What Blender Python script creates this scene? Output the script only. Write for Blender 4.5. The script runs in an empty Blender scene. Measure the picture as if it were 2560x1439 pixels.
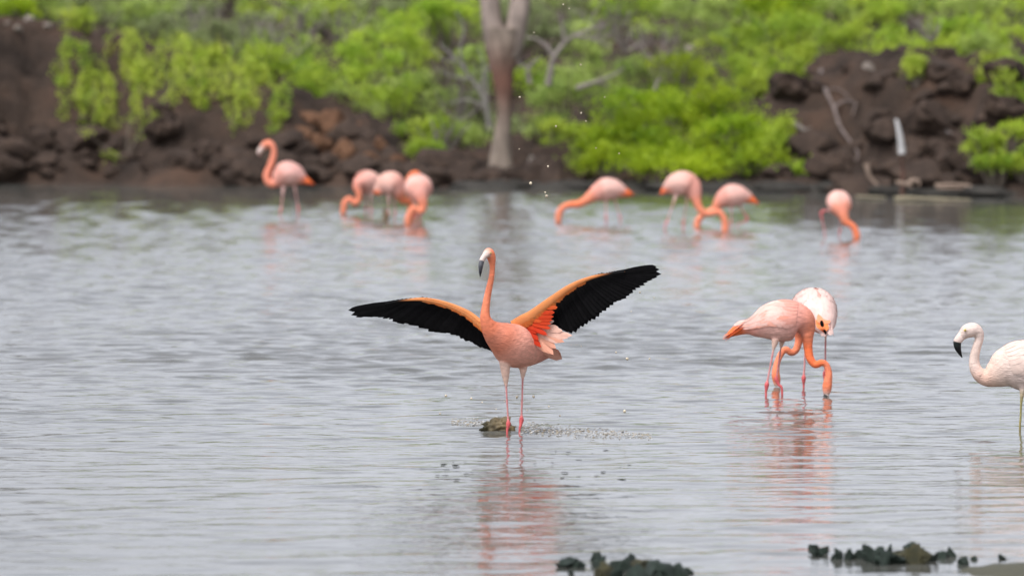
import bpy, bmesh, math, random
import numpy as np
from mathutils import Vector
R = math.radians
scene = bpy.context.scene
C = scene.collection

# ------------------------------------------------------------------ camera
CAM_H, FPX, HY = 2.0, 14400.0, 130.0      # eye height, focal length in photo pixels, horizon row
cam = bpy.data.cameras.new('camera')
camo = bpy.data.objects.new('camera', cam); C.objects.link(camo); scene.camera = camo
camo.location = (0, 0, CAM_H); camo.rotation_euler = (R(90), 0, 0)
cam.sensor_width = 36; cam.lens = 36 * FPX / 2560
cam.shift_y = (HY - 719.5) / 2560
cam.clip_start = 0.5; cam.clip_end = 3000
cam.dof.use_dof = True; cam.dof.focus_distance = 30.5; cam.dof.aperture_fstop = 3.4

# ------------------------------------------------------------------ sky, sun, exposure
SUN_EL, SUN_AZ = 60.0, 215.0              # azimuth clockwise from +Y: behind the camera, a little to the left
world = bpy.data.worlds.new('World'); scene.world = world; world.use_nodes = True
wn = world.node_tree; wn.nodes.clear()
sky = wn.nodes.new('ShaderNodeTexSky'); sky.sky_type = 'NISHITA'; sky.sun_disc = False
sky.sun_elevation = R(SUN_EL); sky.sun_rotation = R(SUN_AZ); sky.dust_density = 3.0; sky.air_density = 1.0
bw = wn.nodes.new('ShaderNodeRGBToBW')
tint = wn.nodes.new('ShaderNodeMix'); tint.data_type = 'RGBA'; tint.blend_type = 'MULTIPLY'
tint.inputs[0].default_value = 1.0; tint.inputs[7].default_value = (0.955, 0.975, 1.075, 1)
over = wn.nodes.new('ShaderNodeMix'); over.data_type = 'RGBA'; over.inputs[0].default_value = 0.90
cl = wn.nodes.new('ShaderNodeTexNoise'); cl.inputs['Scale'].default_value = 3.0; cl.inputs['Detail'].default_value = 5
clr = wn.nodes.new('ShaderNodeMapRange'); clr.inputs[1].default_value = .3; clr.inputs[2].default_value = .7
clr.inputs[3].default_value = .8; clr.inputs[4].default_value = 1.2
clm = wn.nodes.new('ShaderNodeMix'); clm.data_type = 'RGBA'; clm.blend_type = 'MULTIPLY'; clm.inputs[0].default_value = 1
tc = wn.nodes.new('ShaderNodeTexCoord')
bg = wn.nodes.new('ShaderNodeBackground'); bg.inputs['Strength'].default_value = 0.15
wo = wn.nodes.new('ShaderNodeOutputWorld')
L = wn.links
L.new(sky.outputs[0], bw.inputs[0]); L.new(bw.outputs[0], tint.inputs[6])
L.new(sky.outputs[0], over.inputs[6]); L.new(tint.outputs[2], over.inputs[7])
L.new(tc.outputs['Generated'], cl.inputs['Vector']); L.new(cl.outputs[0], clr.inputs[0])
L.new(over.outputs[2], clm.inputs[6]); L.new(clr.outputs[0], clm.inputs[7])
L.new(clm.outputs[2], bg.inputs['Color']); L.new(bg.outputs[0], wo.inputs[0])
sl = bpy.data.lights.new('sun', 'SUN'); sl.energy = 1.0; sl.angle = R(20); sl.color = (1, .96, .9)
so = bpy.data.objects.new('sun', sl); C.objects.link(so)
_a, _e = R(SUN_AZ), R(SUN_EL)
so.rotation_euler = Vector((-math.sin(_a) * math.cos(_e), -math.cos(_a) * math.cos(_e), -math.sin(_e))).to_track_quat('-Z', 'Y').to_euler()
so.location = (0, -20, 40)
vs = scene.view_settings; vs.view_transform = 'Standard'; vs.look = 'None'; vs.gamma = 1; vs.use_curve_mapping = False
vs.exposure = 1.0

# ------------------------------------------------------------------ helpers
rng = np.random.default_rng(7)
def dist_of(by): return CAM_H * FPX / (by - HY)             # distance of a point standing on the water at photo row by
def at(px, py, d):
    s = FPX / d
    return np.array(((px - 1280) / s, d, CAM_H + (HY - py) / s))

def hash3(ix, iy, iz, seed=0):
    n = (ix.astype(np.int64) * 374761393 + iy.astype(np.int64) * 668265263 + iz.astype(np.int64) * 2147483647 + seed * 974711) & 0xffffffff
    n = ((n ^ (n >> 13)) * 1274126177) & 0xffffffff
    n = ((n ^ (n >> 16)) * 2246822519) & 0xffffffff
    return ((n ^ (n >> 15)) & 0xffffff) / float(0xffffff)
def vnoise(p, seed=0):
    f = np.floor(p); u = p - f; u = u * u * (3 - 2 * u); i = f.astype(np.int64); r = 0
    for dx in (0, 1):
        for dy in (0, 1):
            for dz in (0, 1):
                w = (u[:, 0] if dx else 1 - u[:, 0]) * (u[:, 1] if dy else 1 - u[:, 1]) * (u[:, 2] if dz else 1 - u[:, 2])
                r = r + w * hash3(i[:, 0] + dx, i[:, 1] + dy, i[:, 2] + dz, seed)
    return r * 2 - 1
def fbm(p, oct=4, seed=0, gain=.5):
    a, s, t = 1.0, 0, 0
    for o in range(oct):
        s = s + a * vnoise(p * 2.0 ** o + 17.3 * o, seed + o); t += a; a *= gain
    return s / t

def new_mesh(name, V, F, col=None, mat=None, smooth=True):
    V = np.asarray(V, dtype=np.float32); me = bpy.data.meshes.new(name)
    if isinstance(F, np.ndarray):
        k = F.shape[1]; nf = len(F)
        me.vertices.add(len(V)); me.vertices.foreach_set('co', V.ravel())
        me.loops.add(nf * k); me.loops.foreach_set('vertex_index', F.astype(np.int32).ravel())
        me.polygons.add(nf); me.polygons.foreach_set('loop_start', np.arange(0, nf * k, k, dtype=np.int32))
        me.update(calc_edges=True)
    else:
        me.from_pydata(V.tolist(), [], F); me.update()
    me.validate()
    if col is not None:
        col = np.asarray(col, dtype=np.float32)
        a = me.color_attributes.new('Col', 'FLOAT_COLOR', 'POINT')
        a.data.foreach_set('color', np.concatenate([col, np.ones((len(col), 1), np.float32)], 1).ravel())
    me.polygons.foreach_set('use_smooth', np.full(len(me.polygons), smooth))
    if mat: me.materials.append(mat)
    return me
def link(name, data, parent=None, loc=None):
    o = bpy.data.objects.new(name, data); C.objects.link(o)
    if parent is not None: o.parent = parent
    if loc is not None: o.location = [float(q) for q in loc]
    return o
def tag(o, label, cat, group=None, kind=None):
    if label: o['label'] = label
    if cat: o['category'] = cat
    if group: o['group'] = group
    if kind: o['kind'] = kind
    return o
def thing(name, label, cat, loc, group=None):
    return tag(link(name, None, None, loc), label, cat, group)

class MB:
    def __init__(s): s.V = []; s.F = []; s.K = []; s.n = 0
    def add(s, v, f, c):
        v = np.asarray(v, float); s.V.append(v)
        c = np.asarray(c, float); s.K.append(np.tile(c, (len(v), 1)) if c.ndim == 1 else c)
        s.F += [[i + s.n for i in q] for q in f]; s.n += len(v)
    def build(s, name, mat, parent=None, loc=None, smooth=True):
        return link(name, new_mesh(name, np.concatenate(s.V), s.F, np.concatenate(s.K), mat, smooth), parent, loc)

def catmull(P, n):
    P = np.asarray(P, float); m = len(P); out = []
    for i in range(m - 1):
        p0, p1, p2, p3 = P[max(i - 1, 0)], P[i], P[i + 1], P[min(i + 2, m - 1)]
        for t in np.linspace(0, 1, n, endpoint=False):
            out.append(.5 * (2 * p1 + (p2 - p0) * t + (2 * p0 - 5 * p1 + 4 * p2 - p3) * t * t + (3 * p1 - p0 - 3 * p2 + p3) * t ** 3))
    out.append(P[-1]); return np.array(out)
def nrm(v): return v / (np.linalg.norm(v) + 1e-9)
def loft(pts, ra, rb, side, k=16):
    """closed tube; ra = radius along the transported side vector, rb = the other one"""
    n = len(pts); V = []; F = []; S = nrm(np.asarray(side, float))
    for i in range(n):
        T = nrm(pts[min(i + 1, n - 1)] - pts[max(i - 1, 0)])
        S2 = S - T * (S @ T)
        if np.linalg.norm(S2) < .08: S2 = np.cross(T, (0, .2, 1)) if i == 0 else S - T * (S @ T) + 1e-4
        S = nrm(S2); N = np.cross(S, T)
        for j in range(k):
            a = 2 * math.pi * j / k
            V.append(pts[i] + S * math.cos(a) * ra[i] + N * math.sin(a) * rb[i])
    for i in range(n - 1):
        for j in range(k):
            F.append([i * k + j, i * k + (j + 1) % k, (i + 1) * k + (j + 1) % k, (i + 1) * k + j])
    V.append(pts[0]); V.append(pts[-1]); b = n * k
    for j in range(k):
        F.append([b, (j + 1) % k, j]); F.append([b + 1, (n - 1) * k + j, (n - 1) * k + (j + 1) % k])
    return np.array(V), F
def feather(B, T, nor, w, bend=0.0, rows=7, blunt=.35, root=.55):
    """one blade from B to T, width w, lying in the plane across nor, its tip bent along nor"""
    B = np.asarray(B, float); T = np.asarray(T, float); D = T - B; ln = np.linalg.norm(D); D = D / ln
    N = nrm(nor - D * (nor @ D)); S = np.cross(N, D); V = []; F = []
    for i in range(rows):
        t = i / (rows - 1); u = 1 - (1 - t) ** 1.6 * 0 if False else t
        prof = (root + (1 - root) * min(1, u * 3)) * (1 if u < 1 - blunt else math.sqrt(max(0, 1 - ((u - 1 + blunt) / blunt) ** 2)) * .97 + .03)
        c = B + D * ln * u + N * bend * ln * u * u
        h = w * .5 * prof
        V += [c - S * h - N * h * .12, c + N * h * .06, c + S * h - N * h * .12]
    for i in range(rows - 1):
        a = i * 3
        F += [[a, a + 1, a + 4, a + 3], [a + 1, a + 2, a + 5, a + 4]]
    return np.array(V), F

def feather_path(P, N, w):
    V = []; F = []; m = len(P); prof = [.6, .95, 1, .95, .75, .2]
    for i in range(m):
        D = nrm(P[min(i + 1, m - 1)] - P[max(i - 1, 0)]); S = nrm(np.cross(N[i], D)); h = w * .5 * prof[i]
        V += [P[i] - S * h - N[i] * h * .12, P[i] + N[i] * .001, P[i] + S * h - N[i] * h * .12]
    for i in range(m - 1):
        a = i * 3; F += [[a, a + 1, a + 4, a + 3], [a + 1, a + 2, a + 5, a + 4]]
    return np.array(V), F

# ------------------------------------------------------------------ materials
def nodes_mat(name):
    m = bpy.data.materials.new(name); m.use_nodes = True; nt = m.node_tree
    return m, nt, nt.nodes['Principled BSDF']
def nd(nt, t, **kw):
    n = nt.nodes.new(t)
    for k, v in kw.items(): n.inputs[k].default_value = v
    return n
def col_mat(name, rough=.8, var=.12, nscale=20, bump=.2, bscale=60, stretch=(1, 1, 1), spec=.3, sheen=0, transl=0):
    m, nt, p = nodes_mat(name); l = nt.links
    at_ = nt.nodes.new('ShaderNodeAttribute'); at_.attribute_name = 'Col'
    tc = nt.nodes.new('ShaderNodeTexCoord'); mp = nd(nt, 'ShaderNodeMapping', Scale=stretch)
    l.new(tc.outputs['Object'], mp.inputs['Vector'])
    no = nd(nt, 'ShaderNodeTexNoise', Scale=nscale, Detail=4.0); l.new(mp.outputs[0], no.inputs['Vector'])
    mr = nt.nodes.new('ShaderNodeMapRange'); mr.inputs[1].default_value = .25; mr.inputs[2].default_value = .75
    mr.inputs[3].default_value = 1 - var; mr.inputs[4].default_value = 1 + var; l.new(no.outputs[0], mr.inputs[0])
    mx = nt.nodes.new('ShaderNodeMix'); mx.data_type = 'RGBA'; mx.blend_type = 'MULTIPLY'; mx.inputs[0].default_value = 1
    l.new(at_.outputs['Color'], mx.inputs[6]); l.new(mr.outputs[0], mx.inputs[7]); l.new(mx.outputs[2], p.inputs['Base Color'])
    p.inputs['Roughness'].default_value = rough; p.inputs['Specular IOR Level'].default_value = spec
    if sheen: p.inputs['Sheen Weight'].default_value = sheen
    if bump:
        bn = nd(nt, 'ShaderNodeTexNoise', Scale=bscale, Detail=3.0); l.new(mp.outputs[0], bn.inputs['Vector'])
        b = nd(nt, 'ShaderNodeBump', Strength=bump, Distance=.01); l.new(bn.outputs[0], b.inputs['Height']); l.new(b.outputs[0], p.inputs['Normal'])
    if transl:
        tr = nt.nodes.new('ShaderNodeBsdfTranslucent'); l.new(mx.outputs[2], tr.inputs['Color'])
        ms = nt.nodes.new('ShaderNodeMixShader'); ms.inputs[0].default_value = transl
        l.new(p.outputs[0], ms.inputs[1]); l.new(tr.outputs[0], ms.inputs[2])
        l.new(ms.outputs[0], nt.nodes['Material Output'].inputs['Surface'])
    return m
M_plume = col_mat('plumage', .8, .18, 34, .42, 60, (1, 1, 2.2), .2, .0)
M_feather = col_mat('feather_vane', .7, .08, 30, .15, 90, spec=.2)
M_flight = col_mat('black_flight_feather', .75, .25, 40, .1, 90, spec=.04)
M_horn = col_mat('bill_horn', .45, .1, 60, .05, 80)
M_leaf = col_mat('leaf', .55, .18, 1.3, 0, transl=.35, spec=.3)
M_bark = col_mat('grey_bark', .9, .35, 9, .6, 30, (1, 1, .35))
M_wood = col_mat('weathered_wood', .9, .25, 12, .4, 40, (1, 1, .4))
M_rock = col_mat('lava_rock', .95, .45, 4, .8, 14, spec=.2)
M_shore = col_mat('wet_green_stone', .6, .4, 30, .6, 60, spec=.4)
M_drop = col_mat('muddy_water', .25, .15, 40, 0, spec=.5)

# ground sheet (bank, hill and lake bed)
def ground_material():
    m, nt, p = nodes_mat('lava_soil'); l = nt.links
    tc = nt.nodes.new('ShaderNodeTexCoord')
    n1 = nd(nt, 'ShaderNodeTexNoise', Scale=.9, Detail=6.0, Roughness=.65); l.new(tc.outputs['Object'], n1.inputs['Vector'])
    r = nt.nodes.new('ShaderNodeValToRGB'); l.new(n1.outputs[0], r.inputs[0])
    e = r.color_ramp.elements; e[0].position = .32; e[0].color = (.018, .013, .010, 1); e[1].position = .7; e[1].color = (.075, .045, .030, 1)
    k = e.new(.5); k.color = (.043, .029, .021, 1)
    l.new(r.outputs[0], p.inputs['Base Color']); p.inputs['Roughness'].default_value = .95; p.inputs['Specular IOR Level'].default_value = .2
    n2 = nd(nt, 'ShaderNodeTexNoise', Scale=9.0, Detail=5.0); l.new(tc.outputs['Object'], n2.inputs['Vector'])
    b = nd(nt, 'ShaderNodeBump', Strength=.8, Distance=.06); l.new(n2.outputs[0], b.inputs['Height']); l.new(b.outputs[0], p.inputs['Normal'])
    return m
def water_material():
    m, nt, p = nodes_mat('lagoon_water'); l = nt.links
    tc = nt.nodes.new('ShaderNodeTexCoord')
    n0 = nd(nt, 'ShaderNodeTexNoise', Scale=.25, Detail=2.0); l.new(tc.outputs['Object'], n0.inputs['Vector'])
    r = nt.nodes.new('ShaderNodeValToRGB'); l.new(n0.outputs[0], r.inputs[0])
    r.color_ramp.elements[0].color = (.080, .082, .070, 1); r.color_ramp.elements[1].color = (.115, .112, .100, 1)
    l.new(r.outputs[0], p.inputs['Base Color'])
    p.inputs['Roughness'].default_value = .06; p.inputs['IOR'].default_value = 1.333
    mp = nd(nt, 'ShaderNodeMapping', Scale=(.55, 1, 1)); l.new(tc.outputs['Object'], mp.inputs['Vector'])
    n1 = nd(nt, 'ShaderNodeTexNoise', Scale=16.0, Detail=2.0); l.new(mp.outputs[0], n1.inputs['Vector'])
    b = nd(nt, 'ShaderNodeBump', Strength=1.0, Distance=.0022); l.new(n1.outputs[0], b.inputs['Height'])
    sx = nt.nodes.new('ShaderNodeSeparateXYZ'); l.new(tc.outputs['Object'], sx.inputs[0])        # breeze patch: finer ripples over the middle reach
    r1 = nt.nodes.new('ShaderNodeMapRange'); r1.interpolation_type = 'SMOOTHSTEP'; l.new(sx.outputs[1], r1.inputs[0])
    for k_, v_ in zip((1, 2, 3, 4), (36, 44, .0022, .0034)): r1.inputs[k_].default_value = v_
    r2 = nt.nodes.new('ShaderNodeMapRange'); r2.interpolation_type = 'SMOOTHSTEP'; l.new(sx.outputs[1], r2.inputs[0])
    for k_, v_ in zip((1, 2, 3, 4), (58, 68, 0, .0010)): r2.inputs[k_].default_value = v_
    sb = nt.nodes.new('ShaderNodeMath'); sb.operation = 'SUBTRACT'; l.new(r1.outputs[0], sb.inputs[0]); l.new(r2.outputs[0], sb.inputs[1]); l.new(sb.outputs[0], b.inputs['Distance']); l.new(b.outputs[0], p.inputs['Normal'])
    return m

# ------------------------------------------------------------------ water
def grid(xs, ys, zf):
    X, Y = np.meshgrid(xs, ys); V = np.stack([X.ravel(), Y.ravel(), zf(X.ravel(), Y.ravel())], 1)
    nx, ny = len(xs), len(ys); i = (np.arange(ny - 1)[:, None] * nx + np.arange(nx - 1)[None, :]).ravel()
    return V, np.stack([i, i + 1, i + 1 + nx, i + nx], 1)
def ext(lo, hi, step, far, n=14):
    inner = np.arange(lo, hi + step * .5, step); g = np.geomspace(step * 2, far, n)
    return inner, g
def sstep(a, b, x):
    t = np.clip((x - a) / (b - a), 0, 1); return t * t * (3 - 2 * t)

wr = np.random.default_rng(21)
WAVES = []
for i in range(76):
    lam = .075 * (0.95 / .075) ** wr.random(); th = wr.normal(0, .66)
    WAVES.append((lam, th, wr.random() * 6.28, (.0158 if lam < .4 else .0085) * wr.uniform(.6, 1.3)))
def calm(x, y):
    p = np.stack([x * .18, y * .10, np.zeros_like(x)], 1)
    n = fbm(p, 3, 5) * .5 + .5
    e = .55 + .75 * sstep(.35, .68, n)
    e *= .80 + .62 * sstep(27, 31.5, y) - .30 * sstep(36, 45, y) - .08 * sstep(60, 68, y)     # wind-ruffled band, then a calmer one
    return e
SY, SS = [19, 26, 27, 37, 40, 46, 95], [.024, .024, .018, .018, .03, .036, .10]
def wave_z(x, y):
    z = np.zeros_like(x); e = calm(x, y)
    step = np.interp(y, SY, SS)
    wob = .5 * fbm(np.stack([x * .6, y * .35, np.zeros_like(x)], 1), 2, 9)
    mid = sstep(36, 43, y) * sstep(66, 58, y)
    for lam, th, ph, sl_ in WAVES:
        k = 2 * math.pi / lam; lw = 1 + mid * (.55 - 1.25 * sstep(.28, .5, np.full(1, lam))); ok = lw * sstep(3.0, 4.5, lam / step)
        z += sl_ / k * ok * np.sin(k * (x * math.sin(th) + y * math.cos(th)) + ph + wob * 4)
    z = z * e
    for cx, cy, amp in RINGS:                                  # rings round the legs
        r = np.hypot(x - cx, y - cy); z += amp * np.cos(r * 34) * np.exp(-r * 2.2)
    wx = sstep(-.02, .06, x) * sstep(.85, .30, x); wy = np.exp(-((y - (30.55 - .22 * x)) / .10) ** 2)
    pn = np.stack([x * 14, y * 9, np.zeros_like(x)], 1)
    z += .022 * wx * wy * np.maximum(0, .25 + fbm(pn, 3, 31))
    edge = sstep(12.5, 10, np.abs(x)) * sstep(17, 19, y) * sstep(98, 94, y)
    return z * edge
RINGS = []
def build_water():
    xi = np.arange(-11, 11.01, .08); g = np.geomspace(.2, 700, 16)
    xs = np.concatenate([-11 - g[::-1], xi, 11 + g])
    ys = [19.0]
    while ys[-1] < 96: ys.append(ys[-1] + np.interp(ys[-1], SY, SS))
    ys = np.concatenate([19 - np.geomspace(.2, 300, 12)[::-1], ys, 96 + np.array([.5, 2, 6, 14])])
    V, F = grid(xs, ys, wave_z)
    o = link('water', new_mesh('water', V, F, None, water_material())); tag(o, None, None, kind='structure')

# ------------------------------------------------------------------ ground: lake bed, lava bank, low hill
def shore_y(x): return np.interp(x, [-12, -8, -3, 0, 3, 6, 9, 14], [88, 87.4, 86, 84.5, 83, 80.5, 79.5, 79]) + .35 * np.sin(x * 1.7) + .2 * np.sin(x * 4.1 + 1)
FRONT_X = [-30, -9, -7.6, -6.4, -5, -3.6, -2.8, -2.0, -1.3, -.4, .5, 1.5, 3, 4.2, 5, 6, 7, 7.6, 9, 30]
FRONT_Z = [2.2, 2.4, 2.35, 2.1, 1.75, 1.35, 1.2, .85, .45, .35, .4, .45, .7, 1.3, 1.75, 1.85, 1.7, 1.3, 1.1, 1.5]
def ground_z(x, y):
    t = y - shore_y(x); f = np.interp(x, FRONT_X, FRONT_Z)
    rise = .18 * sstep(-.3, .3, t) + .82 * sstep(.3, 3.2, t)
    z = -.3 + .3 * sstep(-2.5, -.2, t) + f * rise
    z = np.maximum(z, np.where(t > 2, np.minimum(f * .75, 1.5) + (2.75 - np.minimum(f * .75, 1.5)) * sstep(2, 36, t), z)) + 1.6 * sstep(36, 80, t)
    near = sstep(-.6, .8, t) * sstep(130, 90, y)
    p = np.stack([x, y, z], 1)
    rid = 1 - np.abs(fbm(p * 1.1, 4, 3))
    z = z + near * (.55 * (rid - .78) * sstep(0, 1.5, t) + .10 * (rid - .75) + .26 * fbm(p * 2.3, 4, 8, .6))
    return z
def gz(x, y): return float(ground_z(np.array([x]), np.array([y]))[0])
def hit(px, py, back=.1):
    """distance at which the sight line to photo pixel (px,py) meets the bank, less a little"""
    d = np.arange(77, 130, .06); x = (px - 1280) / FPX * d; z = CAM_H + (HY - py) / FPX * d
    k = np.nonzero(ground_z(x, d) > z)[0]
    return float(d[k[0]] if len(k) else 90) - back
def build_ground():
    xi = np.arange(-12, 12.01, .08); g = np.geomspace(.3, 900, 16)
    xs = np.concatenate([-12 - g[::-1], xi, 12 + g])
    ys = np.concatenate([np.array([-300, -100, -20, 20, 50, 70, 75]), np.arange(77, 93, .07), np.arange(93, 130, .35), np.array([135, 150, 200, 400, 1200])])
    V, F = grid(xs, ys, ground_z)
    tag(link('ground', new_mesh('ground', V, F, None, ground_material())), None, None, kind='structure')

# ------------------------------------------------------------------ rocks
def ico(sub):
    bm = bmesh.new(); bmesh.ops.create_icosphere(bm, subdivisions=sub, radius=1)
    V = np.array([v.co[:] for v in bm.verts]); F = np.array([[v.index for v in f.verts] for f in bm.faces]); bm.free(); return V, F
ICO = {s: ico(s) for s in (1, 2, 3, 4)}
def rock_mesh(name, seed, c0, c1, mat, sub=3, rough=.35, sc=(1, 1, .75), flat=True):
    V, F = ICO[sub]; V = V.copy(); off = seed * 13.7
    n = fbm(V * 1.3 + off, 4, seed); V = V * (1 + rough * n)[:, None]
    for q in range(7):                                         # chop a few facets
        d = nrm(np.random.default_rng(seed * 31 + q).normal(size=3)); lim = .72
        h = V @ d; V = V - np.outer(np.maximum(h - lim, 0) * .85, d)
    V = V * np.array(sc)
    t = (fbm(V * 2.2 + off, 3, seed + 4) * .5 + .5)[:, None]
    return new_mesh(name, V, F, np.array(c0) * (1 - t) + np.array(c1) * t, mat, not flat)

def build_rocks():
    protos = [rock_mesh('lava_boulder', s, (.016, .012, .010), (.075, .050, .036), M_rock, 3, .7) for s in range(1, 9)]
    rd = random.Random(4); n = 0
    while n < 230:
        px = rd.uniform(-60, 2620); x0 = (px - 1280) / 166.0; t = abs(rd.gauss(0, 1.1 if n < 170 else 2.0)) - .15
        if 1380 < px < 1960 and rd.random() < .75: continue
        if n >= 170 and px < 1960: continue
        if px < 720 and t > 1.3 and rd.random() < .75: continue
        y = float(shore_y(np.array([x0]))[0]) + t; x = (px - 1280) / FPX * y
        s = rd.uniform(.09, .2) if rd.random() < .6 else rd.uniform(.2, .38)
        o = link('lava_boulder', protos[rd.randrange(8)], None, (x, y, gz(x, y) + s * .15))
        o.scale = (s * rd.uniform(.8, 1.4), s, s * rd.uniform(.7, 1.1)); o.rotation_euler = (rd.uniform(-.4, .4), rd.uniform(-.4, .4), rd.uniform(0, 6.3))
        
        zn = [('dark brown lava boulder at the foot of the slope hung with creepers', 'boulders below the creepers'), ('dark lava boulder of the heap behind the huddled flamingos', 'dark boulders of the low heap'), ('dark lava boulder on the low shore round the cactus trunk', 'boulders by the cactus'), ('black lava boulder half hidden under the dense mangrove', 'boulders under the mangrove'), ('dark brown lava boulder on the mound where driftwood is stranded', 'boulders of the driftwood mound')][int(np.digitize(px, [720, 1010, 1430, 1960]))]
        tag(o, zn[0], 'boulder', zn[1]); n += 1
    pale = [rock_mesh('pale_stone', 40 + s, (.16, .13, .10), (.32, .28, .24), M_rock, 3, .3) for s in range(3)]
    for i, (px, py, d, r, lab) in enumerate([
        (72, 48, 90.5, 15, None), (120, 66, 90.4, 13, None), (45, 72, 90.2, 12, None), (75, 40, 91, 9, None), (18, 62, 90.3, 10, None),
        (1330, 402, 85.6, 14, 'rounded pale stone on the dark shore beside the cactus trunk'),
        (1724, 124, 96, 14, 'white stone showing among the bushes above the dense mangrove'),
        (2168, 172, 84.6, 17, 'pale topped stone on the crest of the lava mound with driftwood'),
        (2325, 172, 84.6, 15, None), (2362, 176, 84.5, 13, None), (590, 378, 88.0, 13, 'small tan stone on the rocks behind the upright wading flamingo'),
        (880, 305, 88.5, 10, 'small pale stone where the bushes meet the reddish lava mound')]):
        d = hit(px, py, .05) if i not in (6,) else d; P = at(px, py, d); o = link('pale_stone', pale[i % 3], None, P); s = r / (FPX / d); o.scale = (s, s, s * .95); o.rotation_euler = (.3 * i, .2 * i, i)
        tag(o, lab or ('pale stone resting on top of the left-hand lava mound' if False else 'pale lichened stone capping a dark lava mound'), 'stone', None if lab else 'pale stones capping the lava mounds')
    red = [rock_mesh('reddish_boulder', 60 + s, (.07, .035, .02), (.17, .09, .05), M_rock, 3, .5) for s in range(3)]
    for i, (px, py, d, r) in enumerate([(770, 300, 88.6, 40), (830, 320, 88.2, 45), (900, 350, 87.6, 42), (950, 372, 87.2, 30), (860, 390, 87, 38), (800, 370, 87.4, 36), (745, 345, 88, 34), (990, 405, 86.6, 26), (920, 410, 86.6, 28)]):
        o = link('reddish_boulder', red[i % 3], None, at(px, py, d)); s = r / (FPX / d); o.scale = (s * 1.1, s, s); o.rotation_euler = (i, .5 * i, 2 * i)
        tag(o, 'reddish brown lava boulder heaped behind the huddled flamingos', 'boulder', 'reddish boulders of the low mound')
    # wet stones in the shallows in front
    wet = [rock_mesh('wet_stone', 80 + s, (.005, .011, .007), (.024, .042, .027), M_shore, 4, 1.1) for s in range(5)]
    yel = rock_mesh('wet_stone', 91, (.008, .014, .009), (.085, .070, .020), M_shore, 4, 1.1)
    A = [(1412, 1404, 16), (1432, 1400, 18), (1448, 1408, 12), (1492, 1390, 17), (1497, 1404, 15), (1510, 1424, 22), (1548, 1412, 20), (1575, 1408, 18), (1612, 1410, 22), (1640, 1418, 24), (1668, 1424, 26), (1700, 1428, 20), (1716, 1426, 12), (1540, 1430, 18), (1590, 1428, 20), (1430, 1430, 7)]
    B = [(2032, 1366, 11), (2040, 1378, 13), (2058, 1376, 10), (2096, 1384, 15), (2120, 1386, 13), (2150, 1384, 13), (2180, 1386, 22), (2205, 1392, 24), (2238, 1392, 20), (2262, 1380, 22), (2280, 1366, 18), (2302, 1378, 18), (2290, 1392, 22), (2325, 1392, 14), (2352, 1384, 14), (2380, 1382, 12), (2405, 1402, 12), (2505, 1391, 8), (2222, 1376, 12), (2436, 1394, 7)]
    for gi, (S, lab, grp) in enumerate([(A, 'wet greenish black stone in the patch lying nearer the open water', 'wet stones of the shorter patch'), (B, 'wet greenish black stone in the long patch beside the olive reflection', 'wet stones of the longer patch')]):
        for i, (px, py, r) in enumerate(S):
            d = dist_of(py + r * .8); s = r / (FPX / d); P = at(px, py, d)
            o = link('wet_stone', yel if (gi == 1 and i in (9, 12)) or (gi == 0 and i in (5, 8)) else wet[(i * 3 + gi) % 5], None, (P[0], P[1], s * .35))
            o.scale = (s * 1.5, s * 1.5, s * 1.05); o.rotation_euler = (.4 * i, .7 * i, 1.3 * i)
            tag(o, lab, 'stone', grp)
    # low olive mound standing in for the waves' olive reflection in the front corner
    V, F = ICO[4]; V = V * np.array((.30, 1.0, .028)); V[:, 2] += .012 * fbm(V * 3, 3, 2)
    o = link('olive_reflection', new_mesh('olive_reflection', V, F, np.tile((.060, .056, .028), (len(V), 1)), M_shore), None, (at(2560, 1425, 22.3)[0], 22.2, -.022)); tag(o, None, None, kind='structure')

# ------------------------------------------------------------------ plants
def stem_tubes(mb, base, ends, r0, col, prng, sag=.15):
    for E in ends:
        mid = base * .45 + E * .55 + prng.normal(0, sag, 3) * np.linalg.norm(E - base) * .5
        P = catmull([base, mid, E], 4); r = np.linspace(r0, r0 * .25, len(P)); v, f = loft(P, r, r, (1, .1, .2), 5); mb.add(v, f, col)
def leaf_cloud(cent, nper, rad, size, cols, prng, up=.5, stretch=(1, 1, 1), tone=None, gain=1.0):
    n = len(cent) * nper; c = np.repeat(cent, nper, 0); P = c + prng.normal(0, 1, (n, 3)) * np.repeat(rad, nper)[:, None] * np.array(stretch)
    D = prng.normal(0, 1, (n, 3)) + np.array((0, 0, up)); D /= np.linalg.norm(D, axis=1)[:, None]
    N = prng.normal(0, 1, (n, 3)) + np.array((0, -.25, .8)); S = np.cross(D, N); S /= np.linalg.norm(S, axis=1)[:, None] + 1e-9
    U = np.cross(S, D)
    ln = size * prng.uniform(.6, 1.3, n)[:, None]; wd = ln * .34
    V = np.stack([P, P + D * ln * .5 + S * wd - U * wd * .2, P + D * ln, P + D * ln * .5 - S * wd - U * wd * .2], 1).reshape(-1, 3)
    i = np.arange(n) * 4; F = np.concatenate([np.stack([i, i + 1, i + 2], 1), np.stack([i, i + 2, i + 3], 1)])
    cr = prng.random(len(cent)) if tone is None else .6 * tone + .4 * prng.random(len(cent))
    ct = np.repeat(cr, nper); t = np.clip(.7 * ct + .3 * prng.random(n), 0, 1)[:, None]
    K = (np.array(cols[0]) * (1 - t) + np.array(cols[1]) * t) * gain
    return V, F, np.repeat(K, 4, 0)
PAL = {
    'yellow': ((.22, .33, .030), (.57, .64, .085)),
    'bright': ((.11, .25, .013), (.50, .58, .060)),
    'lush':   ((.085, .195, .005), (.41, .50, .016)),
    'soft':   ((.15, .25, .038), (.44, .52, .13)),
    'grey':   ((.13, .16, .06), (.31, .36, .15)),
}
PN = [0]
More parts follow.
